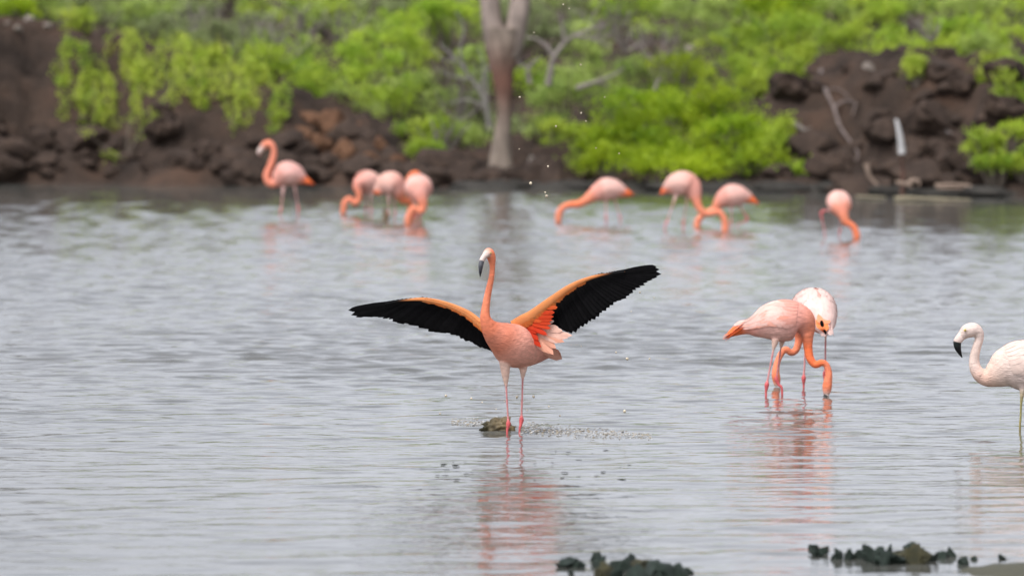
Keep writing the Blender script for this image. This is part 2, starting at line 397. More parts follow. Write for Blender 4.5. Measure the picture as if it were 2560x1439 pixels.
def shrub(px, py, w, h, d, pal, label, group=None, cat='bush', name='bush', dens=1.0, leaf=.055, open_=.0):
    """crown centred on photo pixel (px,py), w x h pixels, standing on the bank at distance d"""
    PN[0] += 1; pr = np.random.default_rng(100 + PN[0]); s = FPX / d
    c = at(px, py, d); a, b, e = w / 2 / s, (w + h) / 4.2 / s, h / 2 / s
    g = gz(c[0], d); base = np.array((c[0] + pr.normal(0, a * .1), d, min(g, c[2] - e * .6)))
    ncl = int(max(30, 130 * (a * e) ** .8) * dens)
    nl = int(np.clip(5 + 7 * a * e, 5, 13)); lq = pr.normal(0, 1, (nl, 3)); lq /= np.linalg.norm(lq, axis=1)[:, None]; lq[:, 1] *= .8
    lc = lq * pr.uniform(.35, .78, nl)[:, None]; lr = pr.uniform(.26, .44, nl)
    li = pr.integers(0, nl, ncl); q = pr.normal(0, 1, (ncl, 3)) + np.array((0, -.25, .45)); q /= np.linalg.norm(q, axis=1)[:, None]
    cent = c + (lc[li] + q * (lr[li] * pr.uniform(.75, 1.05, ncl))[:, None]) * np.array((a, b, e)) * 1.05; ltone = pr.random(nl)[li]
    keep = pr.random(ncl) > open_; cent = cent[keep]; ltone = ltone[keep]
    gg = ground_z(cent[:, 0], cent[:, 1]); up_ = cent[:, 2] > gg - .1; cent = cent[up_]; ltone = ltone[up_]
    if len(cent) < 4: cent = c + pr.normal(0, .3, (6, 3)); ltone = pr.random(6)
    rad = pr.uniform(.05, .105, len(cent)) * (1 if a > .5 else .75)
    V, F, K = leaf_cloud(cent, 46, rad, leaf, PAL[pal], pr, .5, (1.1, 1, .8), ltone, pr.uniform(.95, 1.3))
    root = thing(name, label, cat, base, group)
    link('foliage', new_mesh('foliage', V - base, F, K, M_leaf, False), root)
    mb = MB(); idx = pr.choice(len(cent), min(len(cent), 16), replace=False)
    stem_tubes(mb, np.zeros(3), [cent[i] - base for i in idx], .022, (.13, .105, .08), pr)
    mb.build('stems', M_bark, root)
    return root
def creeper(px, py, w, h, d, pal, label, group):
    """leafy strands hanging down the rock face from a tuft at the top"""
    PN[0] += 1; pr = np.random.default_rng(300 + PN[0]); s = FPX / d; cent = []; mb = MB()
    top = at(px, py - h / 2, d)
    root = thing('creeper', label, 'creeper', (top[0], top[1], gz(top[0], top[1])), group); off = np.array(root.location)
    for k in range(int(3 + w / 20)):
        x = pr.uniform(-w / 2, w / 2); ln = h * pr.uniform(.45, 1.0)
        pp = [(px + x * .6, py - h / 2 + pr.uniform(-6, 14)), (px + x * .9, py - h / 2 + ln * .35), (px + x + pr.normal(0, 8), py - h / 2 + ln * .7), (px + x + pr.normal(0, 12), py - h / 2 + ln)]; P = [at(a_, b_, min(hit(a_, b_, .12), d + .6)) for a_, b_ in pp]
        Q = catmull(P, 4); v, f = loft(Q - off, np.full(len(Q), .008), np.full(len(Q), .008), (1, 0, 0), 4); mb.add(v, f, (.16, .15, .06))
        cent += list(Q[:, :] + pr.normal(0, .03, Q.shape))
    cent = np.array(cent); rad = pr.uniform(.022, .06, len(cent))
    V, F, K = leaf_cloud(cent, 15, rad, .05, PAL[pal], pr, -.5, (.8, .8, 1.5))
    link('foliage', new_mesh('foliage', V - off, F, K, M_leaf, False), root); mb.build('stems', M_bark, root)
    return root

def build_plants():
    T = 'leafy green bush in the thicket covering the bank behind the flamingos'; TG = 'thicket bushes on the bank'
    G2 = 'greyish green scrub bush on the rising ground behind the thicket'; GG = 'scrub bushes on the hill'
    pr = random.Random(11)
    # scrub on the low hill behind, filling the view up to the hill's edge
    for row, (d, n) in enumerate([(128, 17), (121, 18), (114, 17), (107, 17), (101, 15), (96, 13)]):
        for i in range(n):
            px = -120 + (i + .5 + pr.uniform(-.3, .3)) * 2800 / n; dd = d + pr.uniform(-2, 2); w, h = pr.uniform(200, 300), pr.uniform(105, 150)
            if row > 3 and px < 260: continue
            if row > 3 and pr.random() < .25: continue
            zc = gz((px - 1280) / FPX * dd, dd); py = HY - (zc - CAM_H) * FPX / dd - h * .38
            pl = pr.choice(['grey', 'soft', 'grey', 'soft', 'bright'] if px < 1800 else ['soft', 'bright', 'lush', 'bright', 'soft'])
            l2, g2 = {'grey': (G2, GG), 'soft': ('pale soft green scrub bush on the rising ground behind the thicket', 'pale scrub bushes on the hill')}.get(pl, ('fresh green scrub bush on the rising ground behind the thicket', 'green scrub bushes on the hill'))
            shrub(px, py, w, h, dd, pl, l2, g2, dens=.55, leaf=.075, open_=.45 if (480 < px < 960 or 1330 < px < 1720) else .2)
    # the mound of the far left corner
    shrub(60, 28, 170, 70, 93, 'lush', 'low green bush growing behind the pale stones', None)
    shrub(185, 55, 130, 90, 92.5, 'yellow', 'yellow green bush beside the pale stones on the brown mound', None, open_=.3)
    for (px, py, w, h, pal) in [(300, 120, 220, 120, 'yellow'), (420, 130, 200, 130, 'yellow'), (520, 150, 170, 150, 'yellow'), (360, 60, 220, 80, 'grey'), (560, 90, 200, 120, 'grey')]:
        shrub(px, py, w, h * .75, 92.5, pal, 'yellow green bush on the mound beside the brown lava slope' if pal == 'yellow' else G2, 'yellow green bushes on the mound' if pal == 'yellow' else GG, open_=.4, dens=.9)
    CL = 'pale yellow green creeper trailing down the dark lava face'; CG = 'creepers on the lava face'
    for (px, py, w, h, d, pal) in [(185, 200, 90, 190, 89.4, 'bright'), (240, 250, 100, 140, 89.0, 'yellow'), (310, 170, 110, 170, 89.6, 'yellow'), (365, 260, 70, 210, 88.8, 'yellow'),
                                   (420, 190, 90, 170, 89.4, 'yellow'), (505, 230, 60, 170, 88.8, 'bright'), (460, 190, 70, 160, 89.2, 'yellow'), (590, 250, 60, 160, 88.6, 'yellow'), (640, 230, 70, 140, 88.8, 'yellow'), (700, 285, 50, 140, 88.4, 'bright'), (545, 200, 70, 140, 89, 'yellow')]:
        creeper(px, py, w, h, d, pal, CL, CG)
    shrub(317, 354, 12, 12, 87.6, 'bright', 'tiny green sprig alone on the dark lava rocks', None, dens=.12, leaf=.035)
    # middle thicket
    T = 'leafy green bush in the thicket between the creepers and the cactus trunk'; TG = 'bushes round the cactus trunk'
    for (px, py, w, h, d, pal, op) in [(700, 195, 190, 150, 91, 'bright', .1), (800, 210, 180, 150, 90.5, 'bright', .1), (905, 190, 210, 170, 91.5, 'bright', .15), (985, 110, 230, 190, 95, 'bright', .1), (1110, 50, 260, 150, 99, 'bright', .15),
                                       (880, 265, 150, 110, 89.5, 'soft', .2), (970, 270, 190, 160, 90, 'bright', .2), (1085, 260, 210, 190, 90.5, 'soft', .35), (1040, 330, 180, 100, 88.2, 'bright', .25), (1130, 330, 170, 110, 88.5, 'soft', .3), (1190, 260, 130, 200, 91, 'grey', .4), (1060, 370, 90, 40, 87, 'bright', .2), (745, 150, 150, 110, 96, 'soft', .3), (640, 120, 150, 110, 97, 'grey', .4),
                                       ]:
        shrub(px, py, w, h, d, pal, T, TG, open_=op)
    T = 'soft pale green bush between the cactus trunk and the dense mangrove'; TG = 'bushes between cactus and mangrove'
    for (px, py, w, h, d, pal, op) in [(1350, 290, 170, 170, 90, 'soft', .25), (1400, 240, 190, 160, 92, 'soft', .25), (1390, 330, 150, 70, 88.4, 'bright', .25), (1480, 200, 220, 140, 93, 'soft', .3), (1450, 130, 160, 110, 96, 'soft', .3)]:
        shrub(px, py, w, h, d, pal, T, TG, open_=op)
    # above and beside the big mangrove
    T = 'bright leafy bush growing above the dense mangrove and the lava mound crest'; TG = 'bushes above mangrove and mound'
    for (px, py, w, h, d, pal, op) in [(1560, 200, 200, 110, 91, 'soft', .3), (1680, 190, 220, 120, 91, 'lush', .25), (1800, 210, 230, 130, 90, 'bright', .25), (1900, 180, 200, 140, 91, 'bright', .3), (1850, 110, 220, 120, 95, 'bright', .25), (1700, 60, 260, 110, 100, 'soft', .25),
                                       (1970, 200, 120, 180, 88, 'bright', .35), (1990, 90, 240, 140, 95, 'bright', .15), (2110, 100, 220, 120, 93, 'bright', .15), (2220, 110, 200, 110, 92, 'bright', .1), (2340, 120, 190, 80, 90, 'bright', .2), (2450, 130, 180, 130, 90, 'soft', .2), (2540, 170, 160, 170, 88, 'bright', .15), (2475, 200, 110, 130, 82.6, 'bright', .2), (2545, 250, 120, 150, 82.0, 'bright', .2), (2290, 178, 26, 66, 82.6, 'yellow', .45),
                                       (2420, 40, 260, 130, 100, 'soft', .2), (2180, 30, 260, 120, 102, 'bright', .2), (2000, 20, 240, 120, 104, 'lush', .2)]:
        shrub(px, py, w, h, d, pal, T, TG, open_=op)
    ML = 'dense lush green mangrove bush overhanging the water behind the feeding flamingos'; MG = 'mangrove bushes at the water edge'
    for (px, py, w, h, d) in [(1560, 350, 260, 200, 85.0), (1700, 350, 300, 230, 84.6), (1850, 360, 280, 200, 84.0), (1640, 270, 260, 130, 86.2), (1790, 270, 260, 140, 86.0), (1720, 410, 420, 95, 83.4), (1540, 400, 200, 90, 84.0), (1880, 415, 230, 80, 83.0)]:
        shrub(px, py, w, h, d, 'lush', ML, MG, name='mangrove_bush', dens=1.25)
    shrub(1965, 350, 130, 130, 83.5, 'bright', 'bright green bush between the dense mangrove and the lava mound', None, open_=.2)
    shrub(1990, 425, 130, 50, 82.6, 'bright', 'low bright branch of leaves reaching over the black shore', None, open_=.2)
    for (px, py, w, h, d) in [(2440, 375, 110, 110, 80.0), (2510, 350, 110, 120, 80.1), (2555, 395, 90, 100, 79.8), (2480, 415, 120, 40, 79.7)]:
        shrub(px, py, w, h, d, 'bright', 'airy green shrub at the foot of the lava mound by the shore', 'shrubs at the foot of the lava mound', dens=.8, open_=.25)

def tree_limb(mb, P, r, col, pr, k=10, lump=.12):
    Q = catmull(P, 8); rr = np.interp(np.linspace(0, 1, len(Q)), np.linspace(0, 1, len(r)), r)
    v, f = loft(Q, rr, rr, (1, 0, 0), k); n = fbm(v * np.array((5, 5, 2.2)), 3, 12)[:, None]
    cen = np.concatenate([np.repeat(Q, k, 0), Q[:1], Q[-1:]]); v = cen + (v - cen) * (1 + lump * 2 * n)
    mb.add(v, f, col(v) if callable(col) else col)
def build_cactus():
    d = 86.0; A = lambda x, y, dd=0: at(x, y, d + dd); s = FPX / d
    base = A(1252, 437); root = thing('cactus_tree', 'tall brown cactus trunk forking above the far shore', 'tree', base)
    def bark(v):
        z = v[:, 2] + base[2]; t = np.exp(-((z - 1.55) / .42) ** 2)[:, None]
        n = (fbm(np.concatenate([v[:, :2] * 6, v[:, 2:] * 2], 1), 3, 6) * .5 + .5)[:, None]
        return (np.array((.20, .16, .125)) * (1 - t) + np.array((.17, .085, .06)) * t) * (.7 + .6 * n)
    mb = MB(); L_ = lambda pts: [A(*p) - base for p in pts]
    tree_limb(mb, L_([(1250, 450), (1252, 410), (1258, 340), (1262, 280), (1263, 235), (1258, 180), (1256, 120), (1258, 70)]), np.array([40, 32, 22, 18, 21, 30, 42, 44]) / s, bark, None, 14)
    tree_limb(mb, L_([(1215, 445, -.2), (1235, 425, -.1), (1250, 385)]), np.array([14, 16, 10]) / s, bark, None, 8)
    mb.build('trunk', M_bark, root)
    def lb(v):
        n = (fbm(v * np.array((6, 6, 2)), 3, 7) * .5 + .5)[:, None]; return np.array((.27, .215, .18)) * (.7 + .6 * n)
    pads = []
    for P, r in (([(1250, 130), (1235, 70), (1226, 10), (1215, -120), (1190, -260)], [30, 29, 26, 22, 15]), ([(1268, 140), (1285, 80), (1300, 10), (1318, -110), (1350, -240)], [30, 29, 26, 22, 15])):
        m = MB(); tree_limb(m, L_(P), np.array(r) / s, lb, None, 12); m.build('limb', M_bark, root)
        for q in range(9):
            pads.append(A(P[-1][0] + random.Random(q + P[0][0]).uniform(-110, 110), P[-1][1] - random.Random(q * 3 + P[0][0]).uniform(-10, 140), random.Random(q * 7 + P[0][0]).uniform(-.5, .5)))
    pm = MB(); V, F = ICO[2]
    pm.add(V * np.array((.16, .035, .22)), F.tolist(), (.10, .16, .05)); me = None
    for i, p in enumerate(pads):
        if me is None:
            o = pm.build('pad', M_leaf, root, p - base); me = o.data
        else: o = link('pad', me, root, p - base)
        o.rotation_euler = (.3 * math.sin(i), .8 * math.sin(i * 2.1), i * 1.1)

def dead_branches(name, label, cat, start, limbs, col, r0, d, group=None, mat=None, hug=False):
    s = FPX / d; limbs = [([(p[0], p[1], hit(p[0], p[1], .22) - d) for p in pts], r) for pts, r in limbs] if hug else limbs; base = at(*start, d); root_o = None; mb = MB(); pr = np.random.default_rng(int(start[0]))
    for pts, r in limbs:
        P = [at(p[0], p[1], d + (p[2] if len(p) > 2 else 0)) - base for p in pts]
        tree_limb(mb, P, np.linspace(r, r * .35, 4) * .78 / s, lambda v: np.array(col) * (.75 + .5 * (fbm(v * 9, 2, 5) * .5 + .5))[:, None], pr, 7, .15)
    o = mb.build(name, mat or M_wood, None, base); return tag(o, label, cat, group)
def build_deadwood():
    g = (.22, .19, .165)
    dead_branches('dead_branch', 'forked grey dead branch rising out of the bushes next to the cactus trunk', 'branch', (1370, 205),
        [([(1370, 215), (1378, 170), (1390, 135), (1420, 100, .2), (1460, 80, .3), (1510, 66, .4)], 11), ([(1385, 150), (1370, 120), (1340, 98), (1310, 95)], 8), ([(1412, 105), (1406, 70), (1400, 35)], 8), ([(1440, 90), (1480, 98), (1530, 120)], 6), ([(1470, 78), (1490, 62), (1515, 60)], 4)], g, 11, 89.5)
    dead_branches('dead_branch', 'small pale dead fork between the cactus trunk and the forked grey branch', 'branch', (1328, 205),
        [([(1325, 210), (1320, 180), (1330, 160), (1350, 145)], 8), ([(1322, 172), (1300, 160), (1290, 140)], 5)], g, 8, 88.5)
    dead_branches('dead_shrub', 'tangle of thin grey dead twigs leaning on the cactus trunk', 'branch', (1215, 330),
        [([(1225, 330), (1210, 250), (1180, 200), (1140, 150), (1100, 110)], 9), ([(1200, 230), (1210, 170), (1195, 120)], 6), ([(1165, 180), (1150, 130), (1160, 70), (1140, 30)], 6), ([(1180, 200), (1130, 190), (1085, 170)], 5), ([(1215, 270), (1170, 250), (1120, 260)], 5), ([(1140, 150), (1110, 150), (1080, 120)], 4), ([(1222, 300), (1215, 200), (1230, 140)], 6)], (.20, .185, .16), 9, 89.2)
    dead_branches('fallen_branch', 'short grey fallen branch lying across the low bushes', 'branch', (1450, 220), [([(1440, 222), (1490, 205), (1530, 190), (1560, 170)], 9), ([(1490, 206), (1520, 215)], 5)], g, 9, 88.4)
    dead_branches('dead_twig', 'short pale stick poking out over the dense mangrove', 'branch', (1638, 220), [([(1636, 225), (1645, 205), (1652, 195)], 6)], g, 6, 86)
    dead_branches('leaning_branch', 'long grey branch leaning down the dark lava mound', 'branch', (2145, 395),
        [([(2052, 175, 2.6), (2062, 220, 2.2), (2085, 270, 1.8), (2100, 315, 1.2), (2130, 360, .6), (2146, 385, .2), (2138, 402, 0)], 7), ([(2086, 268, 1.8), (2110, 253, 1.9), (2140, 256, 2.0)], 5), ([(2140, 258, 2.0), (2130, 290, 1.7)], 4), ([(2070, 222, 2.2), (2100, 225, 2.3), (2130, 250, 2.2)], 3)], (.17, .135, .12), 7, 81.6, hug=True)
    dead_branches('dead_branch', 'dim grey branch arched over a hollow of the lava mound', 'branch', (2035, 370), [([(1985, 310, .6), (2010, 325, .4), (2035, 350, .1), (2040, 372)], 8), ([(2010, 325, .4), (2030, 318, .5)], 4)], (.17, .15, .13), 8, 82.2, hug=True)
    dead_branches('dead_branch', 'thin grey branch low on the lava mound behind the pale post', 'branch', (2385, 335), [([(2300, 300, .8), (2330, 312, .6), (2360, 325, .3), (2390, 340)], 6)], (.16, .14, .13), 6, 81.6, hug=True)
    dead_branches('wooden_post', 'weathered pale wooden post standing against the lava mound', 'post', (2256, 436), [([(2256, 492), (2257, 440), (2256, 410), (2253, 376)], 9)], (.10, .055, .04), 9, 79.85)
    dead_branches('pale_plank', 'bleached white splinter of driftwood upright on the weathered post', 'driftwood', (2252, 385), [([(2254, 385), (2251, 350), (2246, 320), (2240, 298)], 11)], (.50, .49, .47), 11, 79.75)
    w = (.30, .22, .165)
    dead_branches('driftwood', 'small hooked tan driftwood on the black shore at the mound foot', 'driftwood', (2180, 462), [([(2166, 410), (2170, 430), (2178, 448), (2195, 462)], 9)], w, 9, 79.45)
    dead_branches('driftwood', 'curled tan driftwood stump lying on the black shore', 'driftwood', (2270, 470), [([(2240, 456), (2262, 460), (2282, 468)], 9), ([(2268, 462), (2280, 452), (2296, 452), (2298, 466)], 8)], w, 9, 79.45)
    dead_branches('driftwood', 'long thin driftwood branch lying along the black shore', 'driftwood', (2400, 475), [([(2338, 464), (2370, 462), (2410, 463), (2432, 468), (2450, 482), (2468, 474)], 6), ([(2345, 470), (2380, 470), (2415, 470)], 5)], w, 6, 79.4)
    dead_branches('driftwood', 'pale floating log at the water line below the lava mound', 'log', (2340, 499), [([(2236, 497), (2290, 496), (2350, 498), (2428, 500)], 9)], (.26, .225, .15), 9, dist_of(503))
    dead_branches('driftwood', 'short pale log at the water line next to the lone feeding flamingo', 'log', (2190, 494), [([(2140, 492), (2180, 493), (2214, 494)], 7)], (.22, .19, .13), 7, dist_of(498))
    dead_branches('driftwood', 'thin grey log just above the water line behind the lone flamingo', 'log', (2140, 474), [([(2090, 474), (2130, 472), (2172, 472)], 6)], (.16, .14, .11), 6, dist_of(478))
    for n_, (px, py, d, hh) in enumerate([(560, 70, 97, 110), (470, 40, 98, 90), (690, 110, 95, 120), (850, 60, 98, 110), (760, 50, 99, 90), (1150, 230, 90, 150), (1110, 340, 87.5, 90), (1560, 70, 97, 120), (1480, 60, 98, 100), (1650, 110, 93, 110), (2330, 60, 93, 90), (640, 60, 97, 100)]):
        pr = np.random.default_rng(700 + n_); limbs = []
        for q in range(9):
            a_ = pr.uniform(-1.1, 1.1); ln = hh * pr.uniform(.6, 1.1); x1, y1 = px + math.sin(a_) * ln * .5, py + hh * .5 - math.cos(a_) * ln * .5; dz = pr.uniform(-.5, .1)
            x2, y2 = x1 + math.sin(a_ * .6 + pr.normal(0, .4)) * ln * .5, y1 - math.cos(a_ * .6) * ln * .5
            limbs.append(([(px, py + hh * .5), (x1, y1, dz * .5), (x2, y2, dz)], 4.2))
            limbs.append(([(x1, y1, dz * .5), (x1 + pr.normal(0, 22), y1 - ln * .35, dz)], 2.6))
        dead_branches('bare_shrub', 'bare grey leafless shrub showing among the green scrub', 'shrub', (px, py + hh * .5), limbs, (.24, .21, .18), 4, d, 'bare grey shrubs among the scrub')
    # black shore ledge stones beneath the mound
    led = [rock_mesh('shore_slab', 120 + i, (.018, .017, .015), (.055, .050, .042), M_rock, 3, .4, (1.6, 1, .35)) for i in range(3)]
    rd = random.Random(9)
    for i in range(26):
        px = 1180 + i * 54 + rd.uniform(-20, 20); x = (px - 1280) / 175; y = float(shore_y(np.array([x]))[0]) - rd.uniform(.0, .5)
        o = link('shore_slab', led[i % 3], None, (x * y / 83, y, rd.uniform(.0, .06))); s = rd.uniform(.18, .32); o.scale = (s, s, s); o.rotation_euler = (0, 0, rd.uniform(-.5, .5))
        tag(o, 'flat blackish lava slab along the water line', 'rock', 'flat slabs at the water line')

# ------------------------------------------------------------------ flamingos
OR = (.80, .235, .122); ORD = (.82, .175, .055); PK = (.72, .32, .25); PALE = (.73, .40, .33); WHT = (.69, .54, .47); BREAST = (.72, .25, .155)
LEGC = (.62, .26, .25); ANK = (.62, .12, .12); THI = (.72, .48, .38); BLK = (.003, .0028, .003); CORAL = (.80, .235, .125)
def union(parts, vox, smooth=4):
    V = np.concatenate([p[0] for p in parts]); F = []; n = 0
    for v, f in parts: F += [[i + n for i in q] for q in f]; n += len(v)
    me = bpy.data.meshes.new('tmp'); me.from_pydata(V.tolist(), [], F); o = bpy.data.objects.new('tmp', me); C.objects.link(o)
    m = o.modifiers.new('r', 'REMESH'); m.mode = 'VOXEL'; m.voxel_size = vox
    m2 = o.modifiers.new('s', 'SMOOTH'); m2.factor = .5; m2.iterations = smooth
    dg = bpy.context.evaluated_depsgraph_get(); ev = o.evaluated_get(dg); out = bpy.data.meshes.new_from_object(ev)
    bpy.data.objects.remove(o); bpy.data.meshes.remove(me); return out
def paint(me, S, SR, SC, mat, it=6):
    """plumage colour per vertex from the nearest skeleton sample, softened along the surface"""
    n = len(me.vertices); co = np.empty(n * 3, np.float32); me.vertices.foreach_get('co', co); co = co.reshape(-1, 3); K = np.empty((n, 3))
    for a in range(0, n, 4000):
        dd = np.linalg.norm(co[a:a + 4000, None] - S[None], axis=2) - SR[None]; K[a:a + 4000] = SC[dd.argmin(1)]
    e = np.empty(len(me.edges) * 2, np.int32); me.edges.foreach_get('vertices', e); e = e.reshape(-1, 2)
    deg = np.bincount(e.ravel(), minlength=n)[:, None] + 1
    for _ in range(it):
        A = K.copy()
        for c in range(3): A[:, c] += np.bincount(e[:, 0], K[e[:, 1], c], n) + np.bincount(e[:, 1], K[e[:, 0], c], n)
        K = A / deg
    a = me.color_attributes.new('Col', 'FLOAT_COLOR', 'POINT'); a.data.foreach_set('color', np.concatenate([K, np.ones((n, 1))], 1).astype(np.float32).ravel())
    me.materials.clear(); me.materials.append(mat); me.polygons.foreach_set('use_smooth', np.full(len(me.polygons), True)); me.update()

def flamingo(label, base, spine, legs, side=(0, 1, 0), tail=None, bill=None, eyes=None, wings=True, vox=.006, wing_span=(1, 5), group=None, flat=.85, wcol=PALE, wtip=None, wing_top=.15, tailcol=ORD, far=False, tail_lat=None, taper=False):
    """spine: rows (px, py, depth, radius px, colour) from rump to head; legs: rows of (px, py, depth, radius px, colour)"""
    if tail and (far or taper):
        q0 = spine[0]; tb = tail[1]; f_ = .62; k0 = tuple(q0[i] * (1 - f_) + tb[i] * f_ for i in range(3))
        q1 = spine[1]; tc_ = tuple(tailcol)
        spine = [k0 + (4.0 if far else 7.0, tc_), q0[:3] + (11.0 if far else 16.0, tc_), q1[:3] + (q1[3] + 2, tuple((np.array(tc_) + np.array(q1[4])) / 2))] + spine[2:]
        wing_span = (wing_span[0] + 1, wing_span[1] + 1)
    bx, by = base; d = dist_of(by); s = FPX / d; root = thing('flamingo', label, 'flamingo', at(bx, by, d), group); o = at(bx, by, d)
    W = lambda q: at(q[0], q[1], d + q[2]) - o if False else np.array(((q[0] - bx) / s, q[2], (by - q[1]) / s))
    P = np.array([np.concatenate([W(q), [q[3] / s], q[4]]) for q in spine]); Q = catmull(P, 7); Q[:, 3] = np.maximum(Q[:, 3], .002); Q[:, 4:] = np.clip(Q[:, 4:], 0, 1)
    body_i = np.argmax(Q[:, 3]); side = np.array(side, float)
    fl = np.where(Q[:, 3] > .04, flat, 1.0)
    parts = [loft(Q[:, :3], Q[:, 3] * fl, Q[:, 3], side, 20)]; S = [Q[:, :3]]; SR = [Q[:, 3]]; SC = [Q[:, 4:7]]
    # sub-samples around the trunk so that the colour of the back is the trunk's
    for lg in legs:
        A = np.array([np.concatenate([W(q), [q[3] / s], q[4]]) for q in lg]); last = A[-1].copy(); last[2] = -.29; last[3] = .007; A = np.vstack([A, last])
        B = catmull(A, 6); B[:, 3] = np.maximum(B[:, 3], .0062 if far else .0055)
        parts.append(loft(B[:, :3], B[:, 3], B[:, 3], (1, 0.2, 0), 10)); S.append(B[:, :3]); SR.append(B[:, 3]); SC.append(np.clip(B[:, 4:7], 0, 1))
        ft = last[:3]; v = ft + np.array([(0, 0, .008), (-.05, -.07, 0), (0, -.09, 0), (.05, -.07, 0), (0, .02, 0), (0, -.03, -.006)])
        parts.append((v, [[0, 1, 2], [0, 2, 3], [0, 4, 1], [0, 3, 4], [5, 2, 1], [5, 3, 2], [5, 1, 4], [5, 4, 3]]))
    me = union(parts, vox); paint(me, np.concatenate(S), np.concatenate(SR), np.concatenate(SC), M_plume)
    me.name = 'body'; link('body', me, root)
    if bill:
        A = np.array([np.concatenate([W(q), [q[3] / s], q[4]]) for q in bill]); B = catmull(A, 5); B[:, 3] = np.maximum(B[:, 3], .0012)
        c = np.array([A[np.clip(int(i / 5 + .001), 0, len(A) - 1), 4:7] for i in range(len(B))])
        v, f = loft(B[:, :3], B[:, 3] * .75, B[:, 3], side, 12); mb = MB(); mb.add(v, f, np.concatenate([np.repeat(c, 12, 0), c[:1], c[-1:]])); mb.build('bill', M_horn, root)
    for ex, ey, ed, er in (eyes or []):
        V, F = ICO[2]; mb = MB(); fr = V[:, 1] < -.80
        mb.add(V * er / s, F.tolist(), np.where((V[:, 1] < -.93)[:, None], (.01, .008, .006), (.60, .45, .14))); mb.build('eye', M_horn, root, W((ex, ey, ed)))
    if tail:
        A, B_, wd, n = tail; n += 3; mb = MB(); a = W(A); b = W(B_); D = nrm(b - a); lat = nrm(np.cross(D, (0, 0, 1)) + 1e-6) if tail_lat is None else nrm(np.array(tail_lat, float)); up = np.cross(lat, D); pr = np.random.default_rng(int(bx))
        for i in range(n):
            u = (i + .5) / n * 2 - 1; v, f = feather(a + lat * u * wd / s * .35, b + lat * u * wd / s + up * pr.normal(0, .012) - D * abs(u) * .03, up, .05, -.04); mb.add(v, f, np.array(tailcol) * pr.uniform(.85, 1.1))
            v, f = feather(a + lat * u * wd / s * .35 + up * .022, a * .45 + b * .55 + lat * u * wd / s * .8 + up * .012, up, .04, -.04); mb.add(v, f, np.array(tailcol) * .8 + np.array(wcol) * .2)
        mb.build('tail', M_feather, root)
    if wings:
        # folded wings: rows of covert feathers laid back over the trunk
        i0, i1 = int((wing_span[0] + (.7 if far else 0)) * 7), int(wing_span[1] * 7); n = len(Q)
        for sg in (-1, 1):
            mb = MB(); pr = np.random.default_rng(int(bx) + sg + 5)
            Sv = side / np.linalg.norm(side)
            rowsn = 13
            for rI in range(rowsn):                                        # front to back
                u = rI / (rowsn - 1); ii = i1 - u * (i1 - i0); i = int(np.clip(round(ii), 1, n - 2))
                T = nrm(Q[i - 1, :3] - Q[i + 1, :3]); S_ = nrm(Sv - T * (Sv @ T)); N_ = np.cross(S_, T); N_ = N_ if N_[2] > 0 else -N_
                for k in range(8):
                    th = (wing_top + (1.02 - wing_top) * (k + .5 * (rI % 2)) / 8) * math.pi / 2 * (1.18 - .35 * u)
                    rad = Q[i, 3]; nor = N_ * math.cos(th) + S_ * sg * math.sin(th) * flat
                    p = Q[i, :3] + nor * rad * 1.0
                    ln = (.075 + .065 * u) * pr.uniform(.85, 1.15) * (.55 if far else .9); path = []; nors = []; lift = pr.random()
                    pos = float(i); acc = 0.0; prev = Q[i, :3]
                    for q_ in range(6):
                        while acc < ln * q_ / 5 and pos > 0:
                            pos -= .25; cur = np.array([np.interp(pos, np.arange(n), Q[:, c_]) for c_ in range(3)]); acc += np.linalg.norm(cur - prev); prev = cur
                        rd_ = np.interp(pos, np.arange(n), Q[:, 3]); jj = int(np.clip(round(pos), 1, n - 2)); T2 = nrm(Q[jj - 1, :3] - Q[jj + 1, :3])
                        S2 = nrm(Sv - T2 * (Sv @ T2)); N2 = np.cross(S2, T2); N2 = N2 if N2 @ N_ > 0 else -N2
                        n2 = N2 * math.cos(th) + S2 * sg * math.sin(th) * flat
                        path.append(prev + n2 * (rd_ + .004 + (.0004 + .0006 * lift) * q_) + T2 * max(0, ln * q_ / 5 - acc)); nors.append(nrm(n2))
                    mixf = np.clip(max(1 - u / .34, (k - 5.0) / 3.5), 0, 1) * .9; c = (np.array(wcol) * (1 - mixf) + Q[i, 4:7] * mixf) * pr.uniform(.91, 1.05); v, f = feather_path(path, nors, .042 + .012 * u)
                    if wtip is not None and pr.random() < .1 + .35 * u * (k / 8): c = c * .55 + np.array(wtip) * .45
                    mb.add(v, f, np.clip(c, 0, .95))
            mb.build('wing', M_feather, root)
    return root, W, s, o

def leg_std(pts, r0=9, up=THI):
    """pts: hip, end of thigh feathers, ankle, water; ankle knob thicker"""
    (h, t, a, w) = pts; k = lambda p, q, f: tuple(p[i] * (1 - f) + q[i] * f for i in range(3))
    return [h + (r0,  up), k(h, t, .55) + (r0 * .72, up), t + (r0 * .36, up), k(t, a, .12) + (3.2, LEGC), k(t, a, .5) + (3.0, LEGC), k(t, a, .85) + (3.3, LEGC), k(t, a, .94) + (5.6, ANK), a + (6.4, ANK), k(a, w, .45) + (4.0, ANK), w + (3.3, ANK)]
def leg_far(h, a, w, r0=5.5):
    k = lambda p, q, f: tuple(p[i] * (1 - f) + q[i] * f for i in range(3)); th = (.80, .50, .44); lc = (.70, .36, .33)
    return [h + (r0, th), k(h, a, .25) + (r0 * .6, th), k(h, a, .45) + (2.0, lc), k(h, a, .85) + (2.0, lc), a + (3.4, (.68, .22, .21)), w + (2.0, (.68, .25, .24))]

